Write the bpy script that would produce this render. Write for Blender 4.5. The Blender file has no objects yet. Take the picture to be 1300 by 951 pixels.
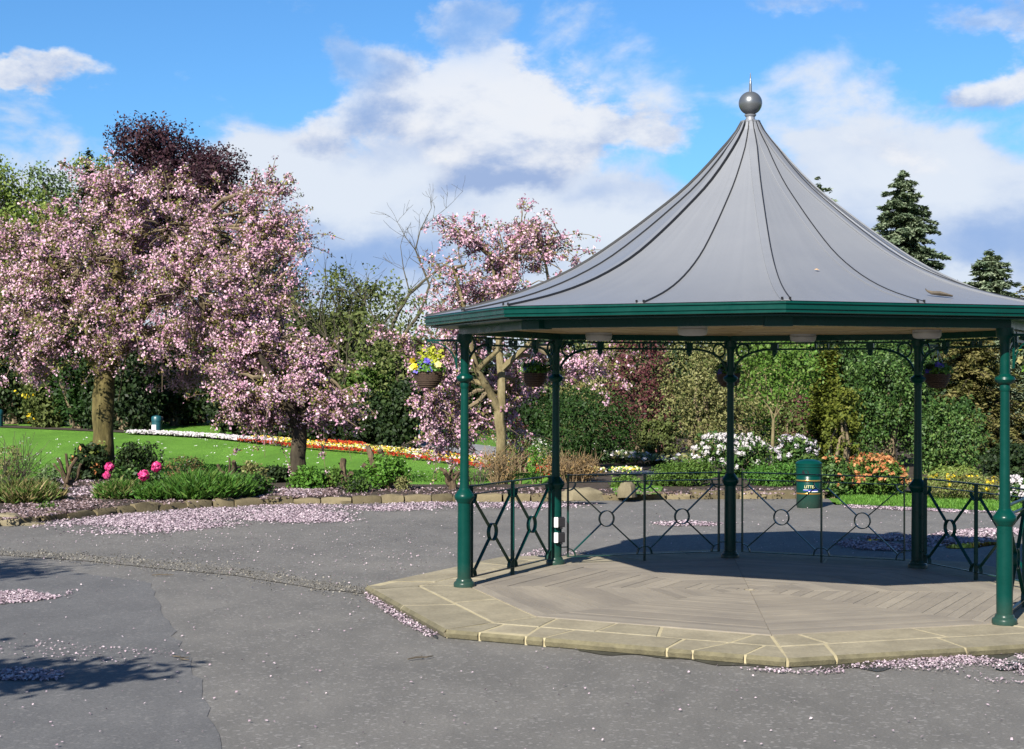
import bpy, math, random
import numpy as np
from mathutils import Vector, Matrix
R_ = math.radians
sc = bpy.context.scene
COL = sc.collection

# ------------------------------------------------------------------ camera
CAMZ = 2.28            # eye height above the tarmac
F = 2014.0             # focal length in photo pixels (photo 1300 wide)
HOR = 480.4
cd = bpy.data.cameras.new('camera'); cam = bpy.data.objects.new('camera', cd); COL.objects.link(cam)
cd.sensor_width = 36; cd.lens = 36 * F / 1300
cd.clip_end = 3000; cd.clip_start = .1
cam.location = (0, 0, CAMZ)
cam.rotation_euler = (math.pi / 2 + math.atan((HOR - 475.5) / F), 0, 0)
cam.rotation_euler = (Matrix.Rotation(math.pi / 2 + math.atan((HOR - 475.5) / F), 3, 'X') @ Matrix.Rotation(.0024, 3, 'Z')).to_euler()
sc.camera = cam

# ------------------------------------------------------------------ light
SUN_EL, SUN_AZ = R_(34), R_(24.6)
sd = bpy.data.lights.new('sun', 'SUN'); sun = bpy.data.objects.new('sun', sd); COL.objects.link(sun)
sd.energy = 5.0; sd.angle = R_(.5); sd.color = (1, .94, .84)
LDIR = Vector((math.sin(SUN_AZ) * math.cos(SUN_EL), math.cos(SUN_AZ) * math.cos(SUN_EL), -math.sin(SUN_EL)))
sun.rotation_euler = LDIR.to_track_quat('-Z', 'Y').to_euler()
sun.location = (-20, -40, 40)
sc.view_settings.view_transform = 'Standard'; sc.view_settings.look = 'None'
sc.view_settings.exposure = 1.3; sc.view_settings.gamma = 1

w = bpy.data.worlds.new('World'); sc.world = w; w.use_nodes = True
nt = w.node_tree; N = nt.nodes; L = nt.links; N.clear()
SKY_STRENGTH = .05
def _in(node, k, v):
    if v is None: return
    if hasattr(v, 'is_output'): L.new(v, node.inputs[k])
    else: node.inputs[k].default_value = v
def m(op, a, b=None, c=None, clamp=False):
    n = N.new('ShaderNodeMath'); n.operation = op; n.use_clamp = clamp
    _in(n, 0, a); _in(n, 1, b); _in(n, 2, c); return n.outputs[0]
def vm(op, a, b=None):
    n = N.new('ShaderNodeVectorMath'); n.operation = op; _in(n, 0, a); _in(n, 1, b); return n.outputs[0]
def comb(x, y, z):
    n = N.new('ShaderNodeCombineXYZ'); _in(n, 0, x); _in(n, 1, y); _in(n, 2, z); return n.outputs[0]
def noise(v, scale, detail=8, rough=.55, dist=0):
    n = N.new('ShaderNodeTexNoise'); _in(n, 'Vector', v); n.inputs['Scale'].default_value = scale
    n.inputs['Detail'].default_value = detail; n.inputs['Roughness'].default_value = rough; n.inputs['Distortion'].default_value = dist
    return n
def sstep(v, lo, hi):
    n = N.new('ShaderNodeMapRange'); n.interpolation_type = 'SMOOTHSTEP'; _in(n, 0, v)
    n.inputs[1].default_value = lo; n.inputs[2].default_value = hi; return n.outputs[0]
def mixc(f, a, b):
    n = N.new('ShaderNodeMix'); n.data_type = 'RGBA'; _in(n, 0, f); _in(n, 6, a); _in(n, 7, b); return n.outputs[2]
sky = N.new('ShaderNodeTexSky'); sky.sky_type = 'NISHITA'; sky.sun_disc = False
sky.sun_elevation = SUN_EL; sky.sun_rotation = SUN_AZ + math.pi
sky.air_density = 1.0; sky.dust_density = .3; sky.ozone_density = 2.0
tc = N.new('ShaderNodeTexCoord'); dirv = tc.outputs['Generated']
sx = N.new('ShaderNodeSeparateXYZ'); L.new(dirv, sx.inputs[0])
az = m('ARCTAN2', sx.outputs[0], sx.outputs[1]); el = m('ARCSINE', sx.outputs[2])
pv = vm('MULTIPLY', dirv, (1, 1, 1.7))
wn = noise(pv, 9, 6, .6)
wv = N.new('ShaderNodeSeparateColor'); L.new(wn.outputs['Color'], wv.inputs[0])
azw = m('ADD', az, m('MULTIPLY', m('SUBTRACT', wv.outputs[0], .5), .10))
elw = m('ADD', el, m('MULTIPLY', m('SUBTRACT', wv.outputs[1], .5), .07))
def blobs(lst):
    tot = None
    for (u, v, ru, rv, wt) in lst:
        a = m('DIVIDE', m('SUBTRACT', azw, (u - 650) / F), ru / F)
        b = m('DIVIDE', m('SUBTRACT', elw, (480 - v) / F), rv / F)
        e = m('EXPONENT', m('MULTIPLY', m('ADD', m('MULTIPLY', a, a), m('MULTIPLY', b, b)), -1))
        e = m('MULTIPLY', e, wt)
        tot = e if tot is None else m('ADD', tot, e)
    return tot
nz = noise(pv, 11, 12, .61, .15).outputs[0]
nz_up = noise(vm('ADD', pv, (-.006, 0, .016)), 11, 12, .61, .15).outputs[0]
nlow = noise(vm('ADD', pv, (3.1, 1.7, .4)), 8.0, 9, .56, .3).outputs[0]
# low pale bank of cloud
hzl = m('EXPONENT', m('MULTIPLY', m('MULTIPLY', el, el), -56))
bank = m('ADD', m('MULTIPLY', hzl, 1.05), m('MULTIPLY', m('SUBTRACT', nlow, .5), 1.5))
bank = m('ADD', bank, blobs([(330, 225, 80, 42, .4), (440, 245, 130, 42, .35), (1120, 215, 120, 40, .3), (1230, 240, 110, 60, .2), (560, 200, 120, 40, .1), (500, 190, 60, 30, .3), (900, 190, 60, 40, -.35), (250, 200, 50, 40, -.2), (560, 345, 60, 40, -.25), (430, 320, 50, 30, -.1)]))
bank = m('ADD', bank, m('MULTIPLY', m('SUBTRACT', nz, .5), .7))
a_bank = m('MULTIPLY', sstep(bank, .18, .52), .95)
g_bank = m('ADD', m('MULTIPLY', m('SUBTRACT', nlow, .5), -1.9), blobs([(500, 335, 190, 36, .75), (420, 300, 60, 40, .2), (770, 250, 70, 30, .5), (1250, 310, 150, 45, .7), (870, 235, 50, 40, .25), (350, 225, 90, 28, -.55), (460, 245, 100, 32, -.5), (820, 285, 70, 25, -.3), (1200, 235, 130, 40, -.4), (420, 290, 70, 16, -.2), (1190, 345, 50, 12, -.3)]))
c_bank = mixc(sstep(m('ADD', g_bank, .18), -.1, .95), (6.36, 6.79, 7.50, 1), (2.62, 3.75, 6.22, 1))
# cumulus in front of it
cover = blobs([(640, 125, 62, 58, .62), (600, 160, 70, 50, .3), (700, 150, 70, 52, .34), (760, 165, 60, 45, .36), (840, 165, 66, 36, .40), (545, 150, 40, 40, .3), (480, 148, 56, 42, .44), (405, 180, 52, 32, .44), (640, 215, 120, 40, .34),
               (1230, 135, 72, 36, .50), (1280, 110, 40, 40, .3), (1130, 200, 60, 24, .3), (70, 112, 62, 20, .46), (20, 122, 30, 14, .3),
               (590, 42, 50, 34, .40), (545, 20, 30, 20, .2), (425, 85, 36, 36, .36), (490, 105, 36, 30, .3), (1215, 28, 80, 26, .46), (1010, 12, 90, 22, .42), (1290, 45, 30, 20, .3), (1112, 120, 26, 44, .36), (235, 130, 34, 30, .28), (310, 30, 50, 20, .1), (130, 160, 40, 18, .2)])
D = m('ADD', m('MULTIPLY', m('SUBTRACT', nz, .5), 1.05), m('ADD', cover, .06))
a_cu = sstep(D, .23, .47)
wisp = blobs([(590, 42, 80, 50, .55), (425, 85, 60, 55, .55), (1010, 12, 130, 40, .5), (1215, 25, 110, 38, .35), (1112, 120, 40, 60, .5), (235, 130, 50, 40, .6), (130, 160, 60, 25, .5)])
a_cu = m('MULTIPLY', a_cu, m('SUBTRACT', .96, m('MINIMUM', wisp, .55)))
grey = blobs([(600, 232, 80, 26, .65), (690, 226, 60, 24, .6), (640, 248, 130, 18, .3), (470, 160, 40, 34, .3), (400, 192, 40, 18, .3), (840, 180, 50, 20, .25), (590, 42, 60, 36, .45), (425, 85, 46, 40, .45), (490, 105, 40, 30, .35), (1215, 32, 90, 26, .4), (1010, 12, 100, 24, .4), (70, 120, 60, 12, .35), (1190, 152, 50, 24, .4), (1260, 160, 60, 20, .35),
              (640, 115, 60, 45, -.3), (700, 130, 60, 30, -.2), (560, 130, 36, 26, -.2), (1250, 115, 40, 22, -.25)])
lit = m('MULTIPLY', m('SUBTRACT', nz_up, nz), 2.4)
c_cu = mixc(sstep(m('ADD', m('ADD', grey, lit), .30), .05, 1.0), (7.00, 7.21, 7.64, 1), (2.76, 3.75, 5.94, 1))
skyc = vm('MULTIPLY', sky.outputs[0], (.467, .849, 1.217))
fin = mixc(a_cu, mixc(a_bank, skyc, c_bank), c_cu)
bg = N.new('ShaderNodeBackground'); L.new(fin, bg.inputs[0]); bg.inputs[1].default_value = SKY_STRENGTH
wo = N.new('ShaderNodeOutputWorld'); L.new(bg.outputs[0], wo.inputs[0])

# ------------------------------------------------------------------ helpers
def G(u, v, z=0.0):
    """photo pixel -> point on the horizontal plane at height z"""
    d = F * (CAMZ - z) / (v - HOR)
    return ((u - 650) * d / F, d)
def XU(u, d): return (u - 650) * d / F
def HV(v, d): return CAMZ + (HOR - v) * d / F
def hz(x, y):
    """ground height: level terrace round the bandstand, an added dip behind the planting bed that hides the tree shadows, then lawn rising to the trees"""
    def ss(t): t = min(1, max(0, t)); return t * t * (3 - 2 * t)
    k = 1 - ss((x + .4) / 3.2)
    drop = ss((y - 34.35) / 1.5)  # made-up bank: the cherries' shadows fall into it, out of sight
    return k * drop * min(.0, -1.2 + .0364 * (y - 45)) if y < 90 else 0.0
def GS(u, v, dz=0.0):
    """photo pixel -> point on the lawn surface"""
    lo, hi = 30.0, 100.0
    prev = None
    for i in range(1400):
        y = lo + (hi - lo) * i / 1400; x = (u - 650) * y / F; zr = CAMZ - (v - HOR) * y / F
        if y > 34.2 and zr <= hz(x, y) + dz: return (x, y, hz(x, y) + dz)
        if y <= 34.2 and zr <= dz: return (x, y, dz)
    return (x, y, hz(x, y) + dz)
def tag(o, label=None, cat=None, group=None, kind=None):
    if label: o['label'] = label
    if cat: o['category'] = cat
    if group: o['group'] = group
    if kind: o['kind'] = kind
    return o
def thing(name, label, cat, loc=(0, 0, 0), group=None, rz=0):
    o = bpy.data.objects.new(name, None); COL.objects.link(o); o.location = loc; o.rotation_euler.z = rz
    o.empty_display_size = .2
    return tag(o, label, cat, group)
def link_mesh(name, me, parent=None):
    o = bpy.data.objects.new(name, me); COL.objects.link(o)
    if parent: o.parent = parent
    return o

class MB:
    def __init__(s): s.v = []; s.f = []; s.mi = []
    def add(s, vs, fs, mi=0):
        b = len(s.v); s.v += [tuple(q) for q in vs]
        for q in fs: s.f.append([b + i for i in q]); s.mi.append(mi)
    def box(s, c, size, ax=None, mi=0):
        X, Y, Z = ax if ax else (Vector((1, 0, 0)), Vector((0, 1, 0)), Vector((0, 0, 1)))
        c = Vector(c); h = [q / 2 for q in size]
        vs = [c + X * (a * h[0]) + Y * (b * h[1]) + Z * (d * h[2]) for d in (-1, 1) for b in (-1, 1) for a in (-1, 1)]
        s.add(vs, [(0, 2, 3, 1), (4, 5, 7, 6), (0, 1, 5, 4), (2, 6, 7, 3), (0, 4, 6, 2), (1, 3, 7, 5)], mi)
    def bar(s, p, q, wd, ht, up=(0, 0, 1), mi=0):
        p = Vector(p); q = Vector(q); X = (q - p); l = X.length; X.normalize()
        Y = Vector(up).cross(X)
        if Y.length < 1e-4: Y = Vector((1, 0, 0)).cross(X)
        Y.normalize(); Z = X.cross(Y)
        s.box((p + q) / 2, (l, wd, ht), (X, Y, Z), mi)
    def tube(s, pts, radii, n=8, cap=True, mi=0, wob=0, rng=None):
        pts = [Vector(p) for p in pts]
        if not hasattr(radii, '__len__'): radii = [radii] * len(pts)
        rings = []; prev = None
        for i, p in enumerate(pts):
            t = (pts[min(i + 1, len(pts) - 1)] - pts[max(i - 1, 0)])
            if t.length < 1e-9: t = Vector((0, 0, 1))
            t.normalize()
            a = prev if prev is not None else Vector((1, 0, 0)) if abs(t.x) < .8 else Vector((0, 1, 0))
            a = (a - t * a.dot(t)).normalized(); prev = a; b = t.cross(a)
            ring = []
            for k in range(n):
                th = 2 * math.pi * k / n
                r = radii[i] * (1 + (wob * (rng.random() - .5) if wob else 0))
                ring.append(p + a * (r * math.cos(th)) + b * (r * math.sin(th)))
            rings.append(ring)
        vs = [q for r in rings for q in r]; fs = []
        for i in range(len(pts) - 1):
            for k in range(n):
                k2 = (k + 1) % n
                fs.append((i * n + k, i * n + k2, (i + 1) * n + k2, (i + 1) * n + k))
        if cap:
            fs.append(tuple(range(n - 1, -1, -1))); fs.append(tuple((len(pts) - 1) * n + k for k in range(n)))
        s.add(vs, fs, mi)
    def lathe(s, prof, o=(0, 0, 0), n=24, mi=0):
        vs = []; fs = []
        for (r, z) in prof:
            for k in range(n):
                th = 2 * math.pi * k / n
                vs.append((o[0] + r * math.cos(th), o[1] + r * math.sin(th), o[2] + z))
        for i in range(len(prof) - 1):
            for k in range(n):
                k2 = (k + 1) % n
                fs.append((i * n + k, i * n + k2, (i + 1) * n + k2, (i + 1) * n + k))
        fs.append(tuple(range(n - 1, -1, -1))); fs.append(tuple((len(prof) - 1) * n + k for k in range(n)))
        s.add(vs, fs, mi)
    def prism(s, poly, z0, z1, mi=0):
        n = len(poly)
        zz0 = z0 if hasattr(z0, '__len__') else [z0] * n; zz1 = z1 if hasattr(z1, '__len__') else [z1] * n
        vs = [(p[0], p[1], zz0[i]) for i, p in enumerate(poly)] + [(p[0], p[1], zz1[i]) for i, p in enumerate(poly)]
        fs = [tuple(range(n - 1, -1, -1)), tuple(range(n, 2 * n))] + [(i, (i + 1) % n, n + (i + 1) % n, n + i) for i in range(n)]
        s.add(vs, fs, mi)
    def torus(s, c, r, rr, ax, n=16, k=6, a0=0, a1=2 * math.pi, flat=None, mi=0):
        """ring in the plane of ax[0], ax[1]; flat=(thick, depth) gives a flat-bar section"""
        c = Vector(c); X, Y = Vector(ax[0]), Vector(ax[1]); Z = X.cross(Y)
        full = abs(a1 - a0 - 2 * math.pi) < 1e-3
        m_ = n if full else n + 1; vs = []; fs = []
        for i in range(m_):
            th = a0 + (a1 - a0) * i / n; d = X * math.cos(th) + Y * math.sin(th)
            if flat:
                sec = [(-flat[0] / 2, -flat[1] / 2), (flat[0] / 2, -flat[1] / 2), (flat[0] / 2, flat[1] / 2), (-flat[0] / 2, flat[1] / 2)]
            else:
                sec = [(rr * math.cos(2 * math.pi * j / k), rr * math.sin(2 * math.pi * j / k)) for j in range(k)]
            for (a, b) in sec: vs.append(c + d * (r + a) + Z * b)
        q = len(sec)
        for i in range(n):
            i2 = (i + 1) % m_
            for j in range(q):
                j2 = (j + 1) % q
                fs.append((i * q + j, i2 * q + j, i2 * q + j2, i * q + j2))
        if not full:
            fs.append(tuple(range(q))); fs.append(tuple((m_ - 1) * q + j for j in range(q - 1, -1, -1)))
        s.add(vs, fs, mi)
    def build(s, name, mats, parent=None, smooth=False, bevel=0):
        me = bpy.data.meshes.new(name); me.from_pydata(s.v, [], s.f)
        if not isinstance(mats, (list, tuple)): mats = [mats]
        for q in mats: me.materials.append(q)
        if len(mats) > 1: me.polygons.foreach_set('material_index', s.mi)
        me.update()
        o = link_mesh(name, me, parent)
        if smooth:
            me.polygons.foreach_set('use_smooth', [True] * len(me.polygons))
            try: me.set_sharp_from_angle(angle=R_(40))
            except Exception: pass
        if bevel:
            b = o.modifiers.new('bevel', 'BEVEL'); b.width = bevel; b.segments = 2; b.limit_method = 'ANGLE'
        return o

# ------------------------------------------------------------------ materials
KA = .75      # exposed for the shade: true surface albedos, a little darker than they look
def ka(c): return tuple(q * KA for q in c)
def new_mat(name):
    mt = bpy.data.materials.new(name); mt.use_nodes = True
    return mt, mt.node_tree, mt.node_tree.nodes['Principled BSDF']
def nadd(t, typ, **kw):
    n = t.nodes.new(typ)
    for k, v in kw.items(): setattr(n, k, v)
    return n
def ramp(t, stops, src):
    r = t.nodes.new('ShaderNodeValToRGB'); e = r.color_ramp.elements
    while len(e) < len(stops): e.new(.5)
    for i, (p, c) in enumerate(stops): e[i].position = p; e[i].color = (*c, 1)
    t.links.new(src, r.inputs[0]); return r.outputs[0]
def tnoise(t, scale, detail=5, rough=.6, coord='Object', vec=None, stretch=None):
    n = t.nodes.new('ShaderNodeTexNoise'); n.inputs['Scale'].default_value = scale
    n.inputs['Detail'].default_value = detail; n.inputs['Roughness'].default_value = rough
    if vec is None:
        c = t.nodes.new('ShaderNodeTexCoord'); vec = c.outputs[coord]
    if stretch:
        mp = t.nodes.new('ShaderNodeMapping'); mp.inputs['Scale'].default_value = stretch; t.links.new(vec, mp.inputs[0]); vec = mp.outputs[0]
    t.links.new(vec, n.inputs['Vector']); return n.outputs[0]
def tbump(t, bs, src, strength, dist):
    b = t.nodes.new('ShaderNodeBump'); b.inputs['Strength'].default_value = strength; b.inputs['Distance'].default_value = dist
    t.links.new(src, b.inputs['Height']); t.links.new(b.outputs[0], bs.inputs['Normal'])
def tmix(t, f, a, b, mode='MIX'):
    n = t.nodes.new('ShaderNodeMix'); n.data_type = 'RGBA'; n.blend_type = mode
    for k, v in ((0, f), (6, a), (7, b)):
        if hasattr(v, 'is_output'): t.links.new(v, n.inputs[k])
        else: n.inputs[k].default_value = v if k == 0 else (*v, 1)
    return n.outputs[2]
def simple(name, col, rough=.5, metal=0, var=.15, scale=6, bump=0, spec=.5, coat=0, bscale=60):
    col = ka(col)
    mt, t, bs = new_mat(name)
    nn = tnoise(t, scale, 6, .65)
    lo = tuple(c * (1 - var) for c in col); hi = tuple(min(1, c * (1 + var)) for c in col)
    t.links.new(ramp(t, [(.3, lo), (.7, hi)], nn), bs.inputs['Base Color'])
    bs.inputs['Roughness'].default_value = rough; bs.inputs['Metallic'].default_value = metal
    bs.inputs['Specular IOR Level'].default_value = spec
    if coat: bs.inputs['Coat Weight'].default_value = coat; bs.inputs['Coat Roughness'].default_value = .12
    if bump: tbump(t, bs, tnoise(t, bscale, 4, .6), bump, .01)
    return mt
def leafm(name, stops, rough=.5, transl=.3, spec=.35, tint=(1.15, 1.2, .6)):
    """stops over the per-leaf random value 'rnd'"""
    stops = [(p, ka(c)) for p, c in stops]
    mt, t, bs = new_mat(name)
    at = nadd(t, 'ShaderNodeAttribute', attribute_name='rnd')
    c = ramp(t, stops, at.outputs['Fac'])
    t.links.new(c, bs.inputs['Base Color']); bs.inputs['Roughness'].default_value = min(.8, rough + .1)
    bs.inputs['Specular IOR Level'].default_value = spec * .45
    tr = nadd(t, 'ShaderNodeBsdfTranslucent')
    t.links.new(tmix(t, 1, c, tint, 'MULTIPLY'), tr.inputs[0])
    mx = nadd(t, 'ShaderNodeMixShader'); mx.inputs[0].default_value = transl * .65
    t.links.new(bs.outputs[0], mx.inputs[1]); t.links.new(tr.outputs[0], mx.inputs[2])
    t.links.new(mx.outputs[0], t.nodes['Material Output'].inputs[0]); return mt

def tarmac(name, base, cool, speck=.5):
    base, cool = ka(base), ka(cool)
    mt, t, bs = new_mat(name)
    big = tnoise(t, .35, 5, .6); mid = tnoise(t, 2.6, 6, .65, stretch=(1, .45, 1)); fine = tnoise(t, 55, 3, .8)
    vor = nadd(t, 'ShaderNodeTexVoronoi'); vor.inputs['Scale'].default_value = 42
    tcd = nadd(t, 'ShaderNodeTexCoord'); t.links.new(tcd.outputs['Object'], vor.inputs['Vector'])
    c1 = ramp(t, [(.3, tuple(q * .86 for q in base)), (.5, base), (.72, cool)], big)
    c2 = tmix(t, .34, c1, ramp(t, [(.3, (.30, .30, .30)), (.7, (.72, .71, .69))], mid), 'OVERLAY')
    c3 = tmix(t, .55, c2, ramp(t, [(.25, (.15, .15, .15)), (.75, (.86, .86, .85))], fine), 'OVERLAY')
    sp = nadd(t, 'ShaderNodeSeparateColor'); t.links.new(vor.outputs['Color'], sp.inputs[0])
    c4 = tmix(t, ramp(t, [(.90, (0, 0, 0)), (.95, (speck,) * 3)], sp.outputs[0]), c3, (.22, .21, .20))
    t.links.new(c4, bs.inputs['Base Color'])
    bs.inputs['Roughness'].default_value = .78; bs.inputs['Specular IOR Level'].default_value = .35
    tbump(t, bs, tnoise(t, 130, 3, .7), .5, .006)
    return mt
M = {}
M['tarmac'] = tarmac('tarmac', (.136, .130, .121), (.160, .152, .140))
M['tarmac_new'] = tarmac('tarmac_patch', (.112, .111, .112), (.124, .122, .122), .25)
M['tarmac_pale'] = tarmac('tarmac_pale', (.165, .162, .156), (.19, .185, .176), .6)
M['gravel'] = tarmac('gravel_strip', (.142, .133, .116), (.165, .154, .134), .9)
M['grit'] = simple('grit', (.34, .31, .26), .9, var=.3, scale=3)
def lawn_mat():
    mt, t, bs = new_mat('lawn_grass')
    a = tnoise(t, .5, 4, .6, stretch=(1, .35, 1)); b = tnoise(t, 9, 5, .75); c = tnoise(t, 60, 3, .7)
    c1 = ramp(t, [(.3, ka((.100, .225, .028))), (.52, ka((.134, .300, .036))), (.72, ka((.172, .355, .050)))], a)
    c2 = tmix(t, .85, c1, ramp(t, [(.25, (.33, .36, .3)), (.75, (.68, .66, .6))], b), 'OVERLAY')
    c3 = tmix(t, .5, c2, ramp(t, [(.25, (.28, .3, .28)), (.75, (.7, .7, .66))], c), 'OVERLAY')
    t.links.new(c3, bs.inputs['Base Color']); bs.inputs['Roughness'].default_value = .85; bs.inputs['Specular IOR Level'].default_value = .2
    tbump(t, bs, c, 1.0, .05); return mt
M['lawn'] = lawn_mat()
M['soil'] = simple('soil', (.055, .043, .034), .95, var=.5, scale=9, bump=1, spec=.2, bscale=40)
M['path'] = tarmac('path_tarmac', (.20, .205, .22), (.25, .25, .26))
M['ground'] = simple('ground', (.06, .085, .03), .95, var=.4, scale=1.5, spec=.2)
def stone_mat(name, cols, moss=True, sc_=4):
    cols = [ka(c) for c in cols]
    mt, t, bs = new_mat(name)
    oi = nadd(t, 'ShaderNodeObjectInfo')
    geo = nadd(t, 'ShaderNodeNewGeometry')
    a = tnoise(t, sc_, 6, .65, vec=geo.outputs['Position']); b = tnoise(t, sc_ * 9, 4, .7, vec=geo.outputs['Position'])
    c1 = ramp(t, [(0, cols[0]), (.5, cols[1]), (1, cols[2])], oi.outputs['Random'])
    c2 = tmix(t, .55, c1, ramp(t, [(.28, (.30, .29, .27)), (.72, (.72, .71, .68))], a), 'OVERLAY')
    c3 = tmix(t, .45, c2, ramp(t, [(.25, (.3, .3, .3)), (.75, (.7, .7, .7))], b), 'OVERLAY')
    t.links.new(c3, bs.inputs['Base Color']); bs.inputs['Roughness'].default_value = .88; bs.inputs['Specular IOR Level'].default_value = .25
    tbump(t, bs, b, .5, .008); return mt
M['slab'] = stone_mat('sandstone_slab', [(.222, .200, .145), (.255, .228, .165), (.285, .254, .184)], sc_=3)
M['slab_edge'] = simple('mossy_sandstone', (.125, .110, .062), .9, var=.4, scale=7, bump=.5)
M['mortar'] = simple('mortar', (.40, .345, .21), .9, var=.18, scale=9)
M['kerb'] = stone_mat('kerb_stone', [(.095, .08, .045), (.14, .115, .065), (.185, .155, .092)], sc_=5)
M['rock'] = stone_mat('rock', [(.14, .12, .075), (.18, .155, .10), (.22, .19, .125)], sc_=4)
def wood_mat(name, cols, rough=.75, ysc=1):
    cols = [ka(c) for c in cols]
    mt, t, bs = new_mat(name)
    oi = nadd(t, 'ShaderNodeObjectInfo'); cdn = nadd(t, 'ShaderNodeTexCoord')
    c1 = ramp(t, [(0, cols[0]), (.5, cols[1]), (1, cols[2])], oi.outputs['Random'])
    g = tnoise(t, 3, 6, .7, vec=cdn.outputs['UV'], stretch=(1.2, 26, 1))
    b = tnoise(t, 1.1, 5, .6)
    c2 = tmix(t, .5, c1, ramp(t, [(.25, (.27, .26, .26)), (.75, (.74, .72, .7))], g), 'OVERLAY')
    c3 = tmix(t, .45, c2, ramp(t, [(.3, (.33, .33, .35)), (.7, (.68, .67, .64))], b), 'OVERLAY')
    t.links.new(c3, bs.inputs['Base Color']); bs.inputs['Roughness'].default_value = rough; bs.inputs['Specular IOR Level'].default_value = .3
    tbump(t, bs, g, .35, .004); return mt
M['deck'] = wood_mat('weathered_deck', [(.205, .185, .155), (.235, .212, .175), (.265, .24, .198)])
M['deck_gap'] = simple('deck_gap', (.10, .088, .07), .95)
M['ceil'] = wood_mat('varnished_ceiling', [(.34, .24, .10), (.42, .31, .13), (.48, .36, .16)], .5)
def paint_mat():
    mt, t, bs = new_mat('green_gloss_paint')
    a = tnoise(t, 5, 6, .7); b = tnoise(t, 38, 4, .75); geo = nadd(t, 'ShaderNodeNewGeometry'); sp = nadd(t, 'ShaderNodeSeparateXYZ'); t.links.new(geo.outputs['Position'], sp.inputs[0])
    c = ramp(t, [(.3, ka((.0006, .034, .027))), (.7, ka((.0010, .045, .036)))], a)
    c = tmix(t, ramp(t, [(.62, (0, 0, 0)), (.80, (.5, .5, .5))], b), c, ka((.012, .052, .044)))
    mr = nadd(t, 'ShaderNodeMapRange'); mr.inputs[1].default_value = .10; mr.inputs[2].default_value = .34; mr.inputs[3].default_value = .42; mr.inputs[4].default_value = 0; t.links.new(sp.outputs[2], mr.inputs[0])
    mu = nadd(t, 'ShaderNodeMath', operation='MULTIPLY'); t.links.new(mr.outputs[0], mu.inputs[0]); t.links.new(b, mu.inputs[1])
    c = tmix(t, mu.outputs[0], c, ka((.10, .085, .06)))      # splashed dirt near the deck
    t.links.new(c, bs.inputs['Base Color']); bs.inputs['Specular IOR Level'].default_value = .16
    t.links.new(ramp(t, [(.3, (.22,) * 3), (.7, (.40,) * 3)], a), bs.inputs['Roughness']); tbump(t, bs, b, .12, .004); return mt
M['green'] = paint_mat()
M['green_in'] = M['green']
def roof_mat():
    mt, t, bs = new_mat('grey_roof_metal')
    c = nadd(t, 'ShaderNodeTexCoord'); sp = nadd(t, 'ShaderNodeSeparateXYZ'); t.links.new(c.outputs['Object'], sp.inputs[0])
    an = nadd(t, 'ShaderNodeMath', operation='ARCTAN2'); t.links.new(sp.outputs[0], an.inputs[0]); t.links.new(sp.outputs[1], an.inputs[1])
    ln = nadd(t, 'ShaderNodeVectorMath', operation='LENGTH'); t.links.new(c.outputs['Object'], ln.inputs[0])
    cb = nadd(t, 'ShaderNodeCombineXYZ'); t.links.new(an.outputs[0], cb.inputs[0]); t.links.new(ln.outputs[1], cb.inputs[1])
    st = tnoise(t, 1, 6, .7, vec=cb.outputs[0], stretch=(26, .9, 1)); bl = tnoise(t, 1.4, 5, .6)
    base = ramp(t, [(.3, ka((.205, .216, .240))), (.7, ka((.226, .236, .256)))], bl)
    t.links.new(tmix(t, .09, base, ramp(t, [(.3, (.36, .36, .36)), (.7, (.64, .64, .63))], st), 'OVERLAY'), bs.inputs['Base Color'])
    bs.inputs['Metallic'].default_value = .2
    t.links.new(ramp(t, [(.3, (.42,) * 3), (.7, (.48,) * 3)], st), bs.inputs['Roughness']); tbump(t, bs, bl, .06, .03); return mt
M['roof'] = roof_mat()
M['roof_seam'] = simple('black_seam', (.010, .011, .014), .5, var=.06)
M['finial'] = simple('finial_metal', (.17, .18, .19), .34, metal=.6, var=.05)
M['lightbox'] = simple('light_fitting', (.40, .40, .41), .5, var=.05)
M['white_plastic'] = simple('white_plastic', (.74, .76, .78), .4, var=.05)
M['black_plastic'] = simple('black_plastic', (.010, .010, .013), .7, var=.2, spec=.15)
M['chain'] = simple('chain_steel', (.45, .47, .45), .35, metal=.8, var=.1)
M['wicker'] = simple('wicker', (.06, .034, .02), .8, var=.5, scale=60, bump=.8)
M['gold'] = simple('gold_band', (.62, .36, .07), .25, metal=.8, var=.1)
M['gold_text'] = simple('gold_lettering', (.72, .66, .32), .5, var=.1)
M['blue_print'] = simple('blue_print', (.02, .03, .26), .4, var=.1)
M['white_print'] = simple('white_print', (.75, .75, .72), .4, var=.05)
M['teal'] = simple('teal_paint', (.008, .07, .085), .4, var=.15)
M['puddle'] = simple('puddle_water', (.012, .014, .012), .03, var=.2, spec=.6)
M['debris'] = simple('debris', (.085, .068, .048), .9, var=.4, scale=20)
def bark_mat(name, cols, sc_=7):
    cols = [ka(c) for c in cols]
    mt, t, bs = new_mat(name)
    a = tnoise(t, sc_, 7, .7, stretch=(1, 1, .35)); b = tnoise(t, 2.2, 4, .6)
    c = ramp(t, [(.28, cols[0]), (.5, cols[1]), (.7, cols[2])], a)
    c = tmix(t, .5, c, ramp(t, [(.3, (.3, .33, .25)), (.7, (.7, .66, .6))], b), 'OVERLAY')
    t.links.new(c, bs.inputs['Base Color']); bs.inputs['Roughness'].default_value = .92; bs.inputs['Specular IOR Level'].default_value = .2
    tbump(t, bs, a, .9, .03); return mt
M['bark'] = bark_mat('mossy_bark', [(.030, .025, .012), (.105, .088, .034), (.20, .165, .075)])
M['bark_dark'] = bark_mat('dark_bark', [(.022, .018, .014), (.05, .04, .03), (.09, .075, .05)])
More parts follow.
